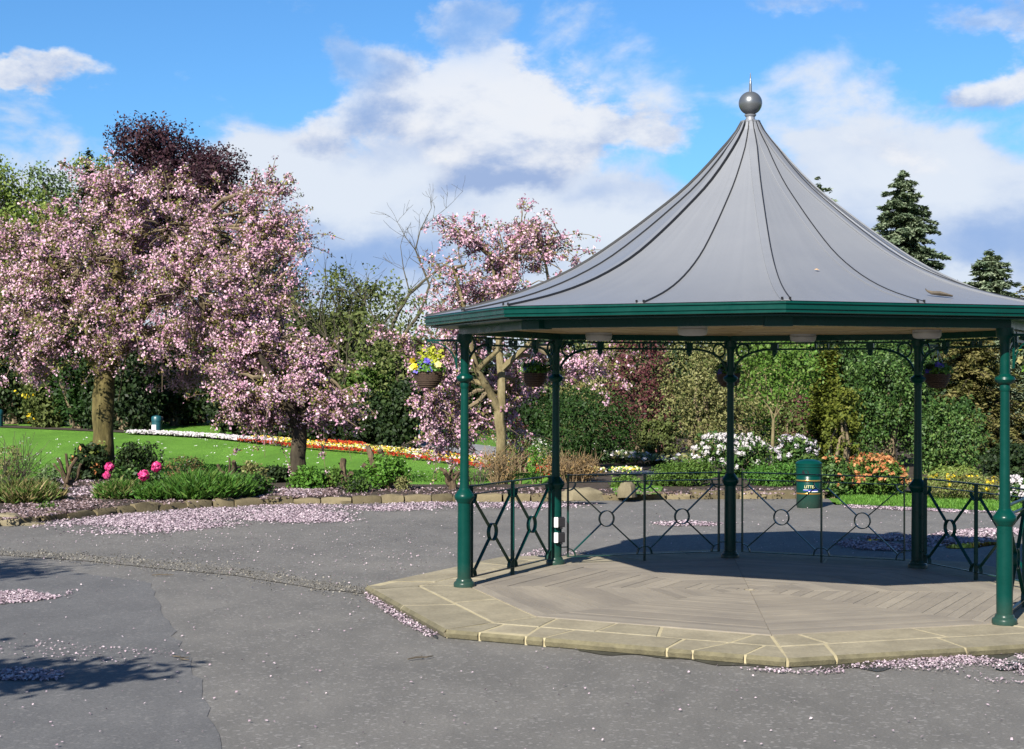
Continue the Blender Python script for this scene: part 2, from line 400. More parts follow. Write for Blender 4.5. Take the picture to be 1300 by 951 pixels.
M['bark_grey'] = bark_mat('grey_olive_bark', [(.055, .046, .026), (.165, .138, .075), (.27, .235, .15)])
M['twig'] = simple('twig', (.15, .115, .065), .9, var=.4, scale=4)
M['twig_grey'] = simple('twig_grey', (.07, .06, .038), .9, var=.4, scale=4)
M['stump'] = bark_mat('stump_bark', [(.03, .022, .015), (.085, .06, .04), (.17, .13, .085)], 14)
M['drytwig'] = simple('dry_stems', (.24, .165, .085), .9, var=.5, scale=6)
PINK = [(0, (.36, .165, .26)), (.3, (.54, .305, .42)), (.65, (.69, .455, .555)), (1, (.80, .64, .71))]
M['blossom'] = leafm('cherry_blossom', PINK, .6, .35, .2, (1.1, .85, 1.0))
M['bronze'] = leafm('bronze_leaves', [(0, (.075, .05, .018)), (.4, (.17, .13, .042)), (.72, (.215, .225, .058)), (1, (.29, .34, .09))], .5, .3)
M['lf_lightgreen'] = leafm('fresh_green', [(0, (.085, .145, .03)), (.5, (.17, .235, .05)), (1, (.26, .32, .085))], .5, .35)
M['lf_greygreen'] = leafm('grey_green', [(0, (.07, .12, .05)), (.5, (.12, .18, .075)), (1, (.19, .25, .12))], .5, .3)
M['lf_copper'] = leafm('copper_beech', [(0, (.020, .010, .016)), (.5, (.042, .018, .026)), (1, (.085, .036, .044))], .45, .2, .4, (1.2, .7, .7))
M['lf_dark'] = leafm('dark_evergreen', [(0, (.007, .016, .006)), (.5, (.017, .034, .010)), (1, (.045, .075, .020))], .45, .15, .4)  # green lowered to put the shade of neighbouring trees into the leaf colour
M['lf_yew'] = leafm('yew', [(0, (.010, .026, .006)), (.5, (.020, .050, .010)), (1, (.042, .088, .018))], .45, .15, .35)
M['lf_olive'] = leafm('olive_shrub', [(0, (.09, .095, .03)), (.5, (.185, .185, .068)), (1, (.30, .29, .13))], .45, .25, .4)
M['lf_haw'] = leafm('hawthorn', [(0, (.035, .055, .014)), (.5, (.085, .11, .03)), (1, (.15, .175, .055))], .5, .25, .35)
M['lf_purple'] = leafm('purple_shrub', [(0, (.045, .016, .020)), (.5, (.105, .034, .04)), (1, (.17, .075, .065))], .5, .25, .3, (1.2, .7, .7))
M['lf_bright'] = leafm('bright_green', [(0, (.045, .12, .014)), (.5, (.09, .215, .028)), (1, (.16, .31, .05))], .45, .35, .4)
M['lf_fresh'] = leafm('sapling_green', [(0, (.05, .10, .014)), (.5, (.095, .175, .028)), (1, (.16, .25, .05))], .45, .35, .4)
M['lf_box'] = leafm('box_green', [(0, (.035, .075, .012)), (.5, (.07, .135, .022)), (1, (.13, .20, .04))], .5, .2, .35)
M['lf_holly'] = leafm('glossy_green', [(0, (.010, .030, .006)), (.5, (.042, .095, .020)), (1, (.15, .225, .06))], .42, .15, .4)
M['lf_gold'] = leafm('golden_conifer', [(0, (.045, .065, .010)), (.5, (.10, .125, .018)), (1, (.18, .19, .035))], .5, .25, .3)
M['lf_spruce'] = leafm('blue_spruce', [(0, (.05, .085, .05)), (.5, (.15, .20, .12)), (1, (.31, .36, .24))], .5, .1, .35)
M['lf_conifer'] = leafm('olive_conifer', [(0, (.045, .052, .014)), (.5, (.115, .115, .035)), (1, (.21, .18, .07))], .5, .15, .3)
M['lf_fern'] = leafm('feathery_green', [(0, (.030, .085, .012)), (.5, (.065, .17, .025)), (1, (.13, .26, .045))], .45, .3, .4)
M['lf_dry'] = leafm('dry_grass', [(0, (.13, .10, .04)), (.5, (.24, .19, .085)), (1, (.36, .30, .16))], .7, .25, .2)
M['lf_brown'] = leafm('brown_shrub', [(0, (.085, .055, .025)), (.5, (.19, .125, .055)), (1, (.29, .20, .095))], .7, .2, .2)
M['fl_white'] = leafm('white_petals', [(0, (.46, .41, .45)), (.5, (.60, .56, .57)), (1, (.72, .70, .68))], .6, .3, .2, (1, 1, 1))
M['fl_white_shade'] = leafm('shade_tinted_petals', [(0, (.42, .38, .44)), (1, (.66, .63, .66))], .6, .3, .2, (1, 1, 1))  # white petals with the shade side's mauve put into the colour
M['fl_orange'] = leafm('orange_leaves', [(0, (.36, .11, .04)), (.5, (.52, .22, .09)), (1, (.62, .40, .19))], .5, .3, .3, (1.1, .9, .7))
M['fl_yellow'] = leafm('yellow_petals', [(0, (.62, .38, .01)), (.5, (.80, .60, .03)), (1, (.85, .74, .12))], .6, .3, .2, (1, 1, .6))
M['fl_paleyellow'] = leafm('pale_yellow_petals', [(0, (.70, .62, .18)), (1, (.82, .78, .42))], .6, .3, .2, (1, 1, .7))
M['fl_red'] = leafm('red_petals', [(0, (.20, .02, .012)), (.5, (.34, .03, .015)), (1, (.50, .06, .025))], .6, .25, .2, (1.1, .6, .5))
M['fl_amber'] = leafm('amber_petals', [(0, (.70, .25, .02)), (1, (.82, .42, .04))], .6, .3, .2, (1.1, .9, .6))
M['fl_violet'] = leafm('violet_petals', [(0, (.07, .05, .42)), (1, (.22, .18, .62))], .6, .3, .2, (1, .9, 1.1))
M['fl_magenta'] = leafm('magenta_petals', [(0, (.50, .02, .13)), (.5, (.72, .05, .24)), (1, (.82, .16, .38))], .55, .3, .2, (1.1, .6, .9))
M['fl_lime'] = leafm('lime_leaves', [(0, (.26, .30, .02)), (1, (.48, .50, .06))], .5, .35, .3)
M['petal'] = leafm('fallen_petals', [(0, (.32, .235, .28)), (.5, (.45, .36, .41)), (1, (.58, .50, .53))], .7, .15, .15, (1, 1, 1))
M['petal_old'] = leafm('wilted_petals', [(0, (.09, .06, .052)), (.5, (.20, .14, .14)), (1, (.46, .37, .40))], .8, .1, .15, (1, 1, 1))

# ------------------------------------------------------------------ leaf clouds
def unit(a): return a / np.maximum(np.linalg.norm(a, axis=1, keepdims=True), 1e-9)
def quads_mesh(name, P, T, B, rnd, mats, mi=None, parent=None, curl=0):
    """one rhombus per leaf: tips P+-T, sides P+-B"""
    n = len(P)
    V = np.empty((n, 4, 3), np.float32)
    V[:, 0] = P - T; V[:, 1] = P + B; V[:, 2] = P + T; V[:, 3] = P - B
    if curl:
        nn = unit(np.cross(T, B)) * (np.linalg.norm(T, axis=1, keepdims=True) * curl)
        V[:, 1] += nn; V[:, 3] += nn
    me = bpy.data.meshes.new(name)
    me.vertices.add(n * 4); me.vertices.foreach_set('co', V.ravel())
    me.loops.add(n * 4); me.loops.foreach_set('vertex_index', np.arange(n * 4, dtype=np.int32))
    me.polygons.add(n); me.polygons.foreach_set('loop_start', np.arange(0, n * 4, 4, dtype=np.int32))
    if not isinstance(mats, (list, tuple)): mats = [mats]
    for q in mats: me.materials.append(q)
    if mi is not None: me.polygons.foreach_set('material_index', mi.astype(np.int32))
    a = me.attributes.new('rnd', 'FLOAT', 'FACE'); a.data.foreach_set('value', rnd.astype(np.float32))
    me.update(calc_edges=True)
    return link_mesh(name, me, parent)
def orient(rng, n, nrm, jit, size, asp, droop=0):
    """random leaf frames whose face normal leans to nrm"""
    nn = unit(nrm + rng.normal(0, jit, (n, 3)))
    t = rng.normal(0, 1, (n, 3)); t[:, 2] -= droop
    t = unit(t - nn * (t * nn).sum(1, keepdims=True)); b = np.cross(nn, t)
    s = (size * rng.uniform(.65, 1.35, n))[:, None]
    return t * s, b * s * asp
def shell_points(rng, lobes, n, inner=.35):
    """cluster centres near the skins of overlapping ellipsoids, with outward normals"""
    lb = np.array(lobes, float); C, Rr = lb[:, :3], lb[:, 3:6]
    wgt = (Rr[:, 0] * Rr[:, 2] + Rr[:, 1] * Rr[:, 2] + Rr[:, 0] * Rr[:, 1]); wgt /= wgt.sum()
    out = []; nr = []; li = []; need = n; guard = 0
    while need > 0 and guard < 30:
        guard += 1
        k = rng.choice(len(lb), need * 2, p=wgt); d = unit(rng.normal(0, 1, (need * 2, 3)))
        rad = 1 - inner * rng.random(need * 2) ** 1.6
        p = C[k] + d * Rr[k] * rad[:, None]
        q = np.linalg.norm((p[:, None, :] - C[None]) / Rr[None], axis=2); q[np.arange(len(k)), k] = 9
        ok = q.min(1) > 1 - inner * 1.3
        out.append(p[ok][:need]); nr.append(unit(d / Rr[k])[ok][:need]); li.append(k[ok][:need]); need -= len(out[-1])
    return np.concatenate(out), np.concatenate(nr), np.concatenate(li)
def crown(name, rng, lobes, ncl, per, sig, size, mats, parent, asp=.55, frac=None, inner=.4, jit=.8, zmin=.02, up=.35, droop=0, curl=.15, mixk=.35, gapf=-.75):
    c, nrm, li = shell_points(rng, lobes, ncl, inner)
    lb = np.array(lobes, float); rm = float(np.mean(lb[:, 3:6])); kf = 2.9 / rm; ph = rng.uniform(0, 6, 3)
    fld = np.sin(c[:, 0] * kf * 1.5 + ph[0] + np.sin(c[:, 2] * kf * 1.1)) + np.sin(c[:, 2] * kf * 1.9 + c[:, 1] * kf) + np.sin(c[:, 1] * kf * 1.6 - c[:, 0] * kf * .8 + ph[1])
    kp_ = fld + rng.normal(0, .45, ncl) > gapf; c, nrm, li = c[kp_], nrm[kp_], li[kp_]; ncl = len(c)
    out = rng.random(ncl) < .09; c = c + nrm * (out * rng.uniform(.06, .26, ncl) * rm)[:, None]
    crn = .55 * rng.random(ncl) + .45 * rng.random(len(lb))[li]
    n = ncl * per; ix = np.repeat(np.arange(ncl), per)
    P = c[ix] + rng.normal(0, 1, (n, 3)) * sig * np.array((1, 1, .75))
    nn = nrm[ix].copy(); nn[:, 2] += up
    T, B = orient(rng, n, unit(nn), jit, size, asp, droop)
    rnd = np.clip(.45 * crn[ix] + .55 * rng.random(n), 0, 1)
    ok = P[:, 2] > zmin
    mi = None
    if frac is not None:
        # a cluster is mostly one kind, a few leaves of the others mixed in
        base = rng.choice(len(frac), ncl, p=frac)[ix]; sw = rng.random(n) < mixk
        mi = np.where(sw, rng.choice(len(frac), n, p=frac), base)[ok]
    return quads_mesh(name, P[ok], T[ok], B[ok], rnd[ok], mats, mi, parent, curl), c, nrm, li
def bend(rng, p, q, k, sag=0, amp=.08):
    p = np.array(p, float); q = np.array(q, float); l = np.linalg.norm(q - p); pts = []
    off = rng.normal(0, amp * l, 3)
    for i in range(k + 1):
        t = i / k; b = math.sin(math.pi * t)
        pts.append(p + (q - p) * t + off * b + np.array((0, 0, sag * l * b)) + (rng.normal(0, amp * l * .25, 3) if 0 < i < k else 0))
    return pts
def trunk_tube(mb, rng, pts, rad, n=18, lump=.10):
    """old bole: resampled path, fluted and knobbly, flaring at the foot"""
    pts = [np.array(p, float) for p in pts]; m_ = 22; ph = rng.uniform(0, 6, 4); vs = []; fs = []
    L_c = np.concatenate([[0], np.cumsum([np.linalg.norm(b - a) for a, b in zip(pts[:-1], pts[1:])])])
    for i in range(m_):
        q = L_c[-1] * i / (m_ - 1); P_ = np.array([np.interp(q, L_c, [p[k] for p in pts]) for k in range(3)]); r = np.interp(q, L_c, rad); r *= 1 + .35 * math.exp(-q / .22)
        for k in range(n):
            th = 2 * math.pi * k / n
            e = 1 + lump * (.5 * math.sin(3 * th + ph[0] + q * 1.1) + .4 * math.sin(5 * th + ph[1] - q * 2) + .5 * math.sin(2 * th + q * 5 + ph[2]) + rng.normal(0, .25))
            vs.append((P_[0] + r * e * math.cos(th), P_[1] + r * e * math.sin(th), P_[2]))
    for i in range(m_ - 1):
        for k in range(n): fs.append((i * n + k, i * n + (k + 1) % n, (i + 1) * n + (k + 1) % n, (i + 1) * n + k))
    mb.add(vs, fs)
def grow(mb, rng, p, d, ln, r, depth, spread=.55, gravity=0.0, n=5, up=.1, kids=(2, 4), minr=.006, tips=None):
    """recursive branch"""
    pts = [np.array(p, float)]; dd = np.array(d, float); dd /= np.linalg.norm(dd); k = 4; rad = [r]
    for i in range(k):
        dd = dd + rng.normal(0, .13, 3) + np.array((0, 0, up - gravity)) * .35; dd /= np.linalg.norm(dd)
        pts.append(pts[-1] + dd * ln / k); rad.append(max(minr, r * (1 - .55 * (i + 1) / k)))
    mb.tube(pts, rad, n, cap=False)
    if depth == 0:
        if tips is not None: tips.append((pts[-1], dd))
        return
    for j in range(rng.integers(kids[0], kids[1] + 1)):
        i = rng.integers(2, k + 1); nd = dd + rng.normal(0, spread, 3)
        grow(mb, rng, pts[i], nd, ln * rng.uniform(.5, .8), max(minr, rad[i] * .72), depth - 1, spread, gravity, max(3, n - 1), up, kids, minr, tips)

def shrub(name, label, cat, u, d, hw, vtop, mat, n=6000, size=.05, zb=.08, lump=.5, asp=.55, frac=None, group=None, seed=None, dep=1.0, per=10, sig=None,
          jit=.8, stem=True, inner=.45, up=.35, nl=7, top=None, droop=0, stem_mat='twig', gapf=-.75):
    """a bush: stems and a lobed foliage crown; u, d its place, hw half width in photo pixels, vtop the photo row of its top"""
    rng = np.random.default_rng(seed if seed is not None else abs(hash((int(u * 7), int(d * 13), int(vtop)))) % 99999)
    x = XU(u, d)
    if zb <= .05: zb = zb + hz(x, d)
    h = (HV(vtop, d) if top is None else top) - zb; r = hw * d / F
    t = thing(name, label, cat, (x, d, zb), group)
    lobes = [(0, 0, h * .5, r * .8, r * .8 * dep, h * .48)]
    for k in range(nl):
        a = 2 * math.pi * (k + rng.random() * .6) / nl; q = rng.uniform(.35, .62)
        zc = h * rng.uniform(.22, .74)
        rr = lump * rng.uniform(.75, 1.15)
        sh = math.sqrt(max(.15, 1 - (zc / h - .35) ** 2 * 1.6))
        lobes.append((math.cos(a) * r * q * sh, math.sin(a) * r * dep * q * sh, zc, r * rr, r * rr * dep, min(h * .46, h * rr * .8, h - zc)))
    if stem:
        mb = MB()
        for k in range(6):
            lo = lobes[k % len(lobes)]; a = rng.random() * 6.28
            mb.tube(bend(rng, (math.cos(a) * r * .1, math.sin(a) * r * .1, -.05), (lo[0] * .9, lo[1] * .9, lo[2] + lo[5] * .3), 4), [.035 * h, .028 * h, .02 * h, .014 * h, .008 * h], 5, cap=False)
        mb.build('stem', M[stem_mat], t, True)
    crown('foliage', rng, lobes, max(20, n // per), per, sig if sig else max(.05, r * .10), size, [M[q] for q in mat] if isinstance(mat, (list, tuple)) else M[mat], t, asp, frac, inner, jit, .0, up, droop, gapf=gapf)
    return t, rng, lobes, r, h
def blades(name, rng, n, r, h, wd, mats, parent, lean=.6, frac=None, base=.5, c=(0, 0)):
    """tuft of arching blades as thin rhombi, two segments each"""
    a = rng.random(n) * 2 * math.pi; q = np.sqrt(rng.random(n)) * r * base
    P0 = np.stack([np.cos(a) * q + c[0], np.sin(a) * q + c[1], np.zeros(n)], 1)
    hh = h * rng.uniform(.45, 1.05, n)
    out = np.stack([np.cos(a), np.sin(a), np.zeros(n)], 1) + rng.normal(0, .35, (n, 3)); out[:, 2] = 0
    tip = P0 + out * (r * lean * rng.random(n))[:, None]; tip[:, 2] = hh
    T = (tip - P0) / 2; P = (tip + P0) / 2
    B = unit(np.cross(T, rng.normal(0, 1, (n, 3)))) * (wd * rng.uniform(.7, 1.3, n))[:, None]
    mi = None if frac is None else rng.choice(len(frac), n, p=frac)
    return quads_mesh(name, P, T, B, rng.random(n), mats, mi, parent, .1)

# ------------------------------------------------------------------ ground and planting areas
def sheet(name, poly, z, mat, label=None):
    mb = MB(); mb.add([(p[0], p[1], z) for p in poly], [tuple(range(len(poly)))])
    o = mb.build(name, mat); tag(o, label, kind='structure'); return o
def inpoly(P, poly):
    x, y = P[:, 0], P[:, 1]; c = np.zeros(len(P), bool); j = len(poly) - 1
    for i in range(len(poly)):
        xi, yi = poly[i]; xj, yj = poly[j]
        c ^= ((yi > y) != (yj > y)) & (x < (xj - xi) * (y - yi) / (yj - yi + 1e-12) + xi); j = i
    return c
mbg = MB(); mbg.add([(-900, -200, -1.6), (900, -200, -1.6), (900, 1800, -1.6), (-900, 1800, -1.6)], [(0, 1, 2, 3)])
tag(mbg.build('ground', M['ground']), kind='structure')
KERB = [(-60, 680), (0, 668), (60, 663), (150, 654), (250, 646.5), (340, 642), (450, 640), (580, 637.5), (700, 636.5), (820, 634), (920, 633), (1052, 632)]
kl = [G(*q) for q in KERB]
edge_r = [G(1060, 640), G(1120, 641), G(1200, 644), G(1300, 650), G(1420, 660)]
tar_poly = [(-40, -15), (40, -15), (40, 20)] + [edge_r[-1]] + edge_r[-2::-1] + kl[::-1] + [(-25, 18), (-40, 16)]
sheet('tarmac', tar_poly, 0, M['tarmac'])
mb = MB(); gx = list(np.arange(-80, -24, 4.0)) + list(np.arange(-24, 10, .8)) + list(np.arange(10, 61, 5.0)); gy = [0, .5, 1.5] 
def tarmac_edge(x):
    e = kl + edge_r
    for a, b in zip(e[:-1], e[1:]):
        if a[0] <= x <= b[0]: return a[1] + (b[1] - a[1]) * (x - a[0]) / (b[0] - a[0])
    return kl[0][1] + (x - kl[0][0]) * .9 if x < kl[0][0] else edge_r[-1][1] - (x - edge_r[-1][0]) * .3
rows = 56; vs = []
for x in gx:
    y0 = max(-10, tarmac_edge(x) + .12)
    for r in range(rows + 1):
        y = y0 + (34.3 - y0) * r / 10 if r <= 10 else 34.3 + 1.6 * (r - 10) / 10 if r <= 20 else 35.9 + 74 * ((r - 20) / 36) ** 1.3; vs.append((x, y, hz(x, y) - .012))
fs = [(i * (rows + 1) + r, (i + 1) * (rows + 1) + r, (i + 1) * (rows + 1) + r + 1, i * (rows + 1) + r + 1) for i in range(len(gx) - 1) for r in range(rows)]
mb.add(vs, fs); lw = mb.build('lawn', M['lawn'], None, True); tag(lw, kind='structure')
# darker resurfaced patch and pale patch, and the gravelly seam between
P2 = [G(*q) for q in [(155, 735), (192, 742), (215, 790), (246, 845), (262, 900), (300, 1000), (-300, 1000), (-300, 770), (-120, 730), (40, 722)]]
re_ = np.random.default_rng(8); P2r = []
for a, b in zip(P2[:6], P2[1:6] + [P2[6]]):
    for k in range(8):
        f = k / 8; P2r.append((a[0] + (b[0] - a[0]) * f + re_.normal(0, .02), a[1] + (b[1] - a[1]) * f + re_.normal(0, .02)))
sheet('tarmac_patch', P2r + P2[6:], .004, M['tarmac_new'])
band_top = [(-60, 697), (40, 703), (110, 706), (200, 714), (300, 722), (390, 737), (470, 748)]
band_bot = [(474, 756), (400, 748), (300, 732), (200, 723), (110, 714), (40, 709), (-60, 703)]
sheet('gravel_strip', [G(*q) for q in band_top + band_bot], .008, M['gravel'])
rg = np.random.default_rng(5)
# loose grit on the strip
nG = 3200; tt = rg.random(nG) * 6; ii = np.minimum(tt.astype(int), 5); ff = tt - ii
bt = np.array(band_top, float); bb = np.array(band_bot[::-1], float)
up_ = bt[ii] * (1 - ff)[:, None] + bt[ii + 1] * ff[:, None]; lo_ = bb[ii] * (1 - ff)[:, None] + bb[ii + 1] * ff[:, None]
kk = np.clip(rg.normal(.5, .5, nG) + .25 * np.sin(tt * 9), -1.2, 2.2)[:, None]; uv = up_ * (1 - kk) + lo_ * kk
dd_ = F * CAMZ / (uv[:, 1] - HOR); Pg = np.stack([(uv[:, 0] - 650) * dd_ / F, dd_, np.full(nG, .014)], 1)
Tg, Bg = orient(rg, nG, np.tile((0, 0, 1.), (nG, 1)), .5, .0105, .8)
tag(quads_mesh('grit', Pg, Tg, Bg, rg.random(nG), leafm('grit_stones', [(0, (.10, .093, .082)), (.6, (.175, .163, .14)), (1, (.30, .28, .24))], .9, 0)),
    'loose pale grit scattered along the worn seam across the tarmac', 'grit', kind='stuff')
# planting bed soil behind the kerb stones
bed_back = [G(*q) for q in [(1052, 618), (930, 612), (860, 612), (760, 604), (690, 621), (620, 622), (520, 622), (420, 619), (330, 615), (240, 613), (110, 613), (40, 615), (-40, 620)]]
bedp = [(p[0], p[1] + .1) for p in kl] + bed_back
mb = MB(); n0 = len(kl)
mid = []
sheet('planting_bed', bedp, .11, M['soil'])
soil2 = [G(*q) for q in [(705, 597), (760, 598), (900, 600), (1060, 612), (1180, 628), (1300, 640), (1390, 640), (1400, 548), (1200, 532), (800, 540), (735, 570)]]
sheet('shrubbery_soil', soil2, .05, M['soil'])
wf = [(-70, 80), (-26, 76), (-16, 71), (-9.5, 66), (-5.5, 63.5), (-3.5, 63)]
mb = MB(); vs = []
for (x, y) in wf: vs += [(x, y, hz(x, y) + .02), (x, 85, hz(x, 85) + .02), (x, 112, .02)]
mb.add(vs, [(3 * i, 3 * i + 3, 3 * i + 4, 3 * i + 1) for i in range(len(wf) - 1)] + [(3 * i + 1, 3 * i + 4, 3 * i + 5, 3 * i + 2) for i in range(len(wf) - 1)]); tag(mb.build('woodland_floor', M['soil']), kind='structure')
far_e = [(520, 561), (560, 560), (600, 563.5), (630, 567.5), (665, 577), (715, 588), (780, 595), (900, 601)]
near_e = [(510, 566), (545, 568), (590, 576.5), (625, 584), (650, 590), (700, 597), (770, 601.5), (900, 604)]
mb = MB(); vs = []; nn_ = 40
for i in range(nn_ + 1):
    q = i / nn_ * (len(far_e) - 1); k = min(int(q), len(far_e) - 2); f = q - k
    for e in (far_e, near_e):
        vs.append(GS(e[k][0] * (1 - f) + e[k + 1][0] * f, e[k][1] * (1 - f) + e[k + 1][1] * f, .07))
mb.add(vs, [(2 * i, 2 * i + 2, 2 * i + 3, 2 * i + 1) for i in range(nn_)]); tag(mb.build('path', M['path']), kind='structure')

# ------------------------------------------------------------------ kerb stones
rng = np.random.default_rng(11)
kerb = MB(); 
pts = np.array(kl); seg = np.linalg.norm(np.diff(pts, axis=0), axis=1); cum = np.concatenate([[0], np.cumsum(seg)])
kp = []
for i in range(len(pts) - 1):
    kp.append((pts[i][0], pts[i][1] + .06))
kerb.prism([(p[0], p[1] + .22) for p in pts] + [(p[0], p[1] + .30) for p in pts[::-1]], -.02, .06)
kerb_o = tag(kerb.build('kerb', M['soil']), kind='structure')
def stone_mesh(l, wd, h, rng, name='kerb_stone', mat='kerb'):
    """rough block: subdivided box with knocked corners"""
    mb = MB(); nx = 4; vs = []; fs = []
    prof = [(-.5, 0), (-.52, .55), (-.40, .95), (0, 1.0), (.42, .95), (.5, .5), (.5, 0)]
    for i in range(nx + 1):
        t = i / nx - .5; e = 1 - .10 * (abs(t) * 2) ** 3
        for (a, b) in prof:
            vs.append((t * l + rng.normal(0, .008), a * wd * e + rng.normal(0, .012), b * h * e * (1 + rng.normal(0, .05)) - .01))
    q = len(prof)
    for i in range(nx):
        for j in range(q - 1): fs.append((i * q + j, (i + 1) * q + j, (i + 1) * q + j + 1, i * q + j + 1))
    fs.append(tuple(range(q))); fs.append(tuple(nx * q + j for j in range(q - 1, -1, -1)))
    mb.add(vs, [f[::-1] for f in fs]); return mb
s_ = .0; total = cum[-1]
while s_ < total - .2:
    l = rng.uniform(.30, .62); c = s_ + l / 2
    k = min(np.searchsorted(cum, c) - 1, len(seg) - 1); k = max(k, 0); f = (c - cum[k]) / seg[k]
    p = pts[k] * (1 - f) + pts[k + 1] * f; dr = (pts[k + 1] - pts[k]) / seg[k]
    left = p[0] < -6.4
    h = rng.uniform(.12, .19) * (1.0 if not left else .8)
    if True:
        o = stone_mesh(l - .025, .2, h, rng).build('kerb_stone', M['kerb'], kerb_o, True)
        o.location = (p[0], p[1] + .1 + rng.normal(0, .015), 0); o.rotation_euler.z = math.atan2(dr[1], dr[0]) + rng.normal(0, .04)
    s_ += l
def rock(label, u, v, l, wd, h, seed, z=0, rz=0, terr=False):
    r2 = np.random.default_rng(seed); x, y = G(u, v, z)
    if terr: x, y, z = GS(u, v, .02)
    mb = MB(); vs = []; fs = []; nu, nv = 10, 6
    for j in range(nv + 1):
        ph = math.pi * .5 * j / nv
        for i in range(nu):
            th = 2 * math.pi * i / nu; k = 1 + .16 * math.sin(3 * th + seed) + r2.normal(0, .06)
            vs.append((math.cos(th) * math.cos(ph) ** .6 * l * .5 * k, math.sin(th) * math.cos(ph) ** .6 * wd * .5 * k, math.sin(ph) ** .8 * h + r2.normal(0, .008)))
    for j in range(nv):
        for i in range(nu): fs.append((j * nu + i, j * nu + (i + 1) % nu, (j + 1) * nu + (i + 1) % nu, (j + 1) * nu + i))
    mb.add(vs, fs); o = mb.build('rock', M['rock'], None, True); o.location = (x, y, z - .02); o.rotation_euler.z = rz
    return tag(o, label, 'rock')
rock('broad flat yellow-brown rock lying in the petal-strewn bed left of the mossy trunk', 80, 640, .52, .3, .14, 3, .05)
rock('rounded brown rock at the left edge of the picture beside the tarmac', 8, 668, .55, .4, .2, 4)
rock('low flat slab of rock just right of the left-edge rock', 42, 668, .42, .25, .06, 8)
rock('upright square brown rock in the bed behind the left-hand back railing', 797, 630, .36, .3, .29, 6, .1)
rock('long low brown rock in the bed just right of the thin near pillar', 737, 633, .8, .35, .22, 7, .1)
rock('small pale rock beside the path below the clipped round bushes', 686, 588, .34, .3, .3, 9, .05, 0, True)
rock('grey rock lying by the path left of the clipped round bushes', 655, 575, .6, .4, .24, 12, .05, 0, True)

# ------------------------------------------------------------------ bandstand
BX, BY = 2.479, 16.535
PH, DZ = -.0699, .08
stand = thing('bandstand', 'octagonal bandstand with grey tent-shaped metal roof and dark green iron columns', 'bandstand', (BX, BY, 0))
def PA(a, r, ph=PH):
    t = R_(a) + ph; return Vector((r * math.sin(t), -r * math.cos(t), 0))
RP, RE, RD, RS = 2.9856, 3.4068, 2.9356, 4.05
PHS, PHD, PHR = -.075, -.085, -.062
Zv = Vector((0, 0, 1))
# stone plinth (paving round the deck)
mb = MB(); mb.prism([PA(a, RS - .035, PHS)[:2] for a in range(-180, 180, 45)], 0, DZ - .005)
plinth = mb.build('stone_plinth', M['mortar']); plinth.location = (BX, BY, 0); tag(plinth, kind='structure')
def slab_piece(poly, outer_edges):
    """slab outline (plan) with a recess for the joint; outer edges keep a rounded mossy nosing"""
    c = sum((Vector((p[0], p[1], 0)) for p in poly), Vector()) / len(poly)
    mb = MB(); n = len(poly); z1 = DZ
    top = []
    for p in poly: top.append((p[0], p[1]))
    mb.prism(top, DZ - .03, z1)
    return mb
def shrink(poly, gap):
    n = len(poly); res = []
    P = [Vector((p[0], p[1])) for p in poly]
    area = sum(P[i].x * P[(i + 1) % n].y - P[(i + 1) % n].x * P[i].y for i in range(n))
    sg = 1 if area > 0 else -1
    for i in range(n):
        a, b, c = P[i - 1], P[i], P[(i + 1) % n]
        e1 = (b - a).normalized(); e2 = (c - b).normalized()
        n1 = Vector((-e1.y, e1.x)) * sg; n2 = Vector((-e2.y, e2.x)) * sg
        bis = (n1 + n2)
        if bis.length < 1e-6: bis = n1
        bis.normalize(); k = gap / max(.4, bis.dot(n1)); res.append(b + bis * k)
    return res
rng = np.random.default_rng(21)
SPL = {   # joints per sector, as positions along the edge: inner row (bottom, top), outer row (bottom, top), row split height
    -90: ([(.45, .50)], [(.0, .10), (.55, .50)], .48),
    -45: ([(.093, .18), (.36, .38), (.55, .60), (.935, .84)], [(.05, .11), (.18, .255), (.31, .31), (.69, .67), (.84, .74), (.955, .885)], .5),
    0: ([(.11, .17), (.61, .60)], [(.16, .14), (.56, .53)], .5)}
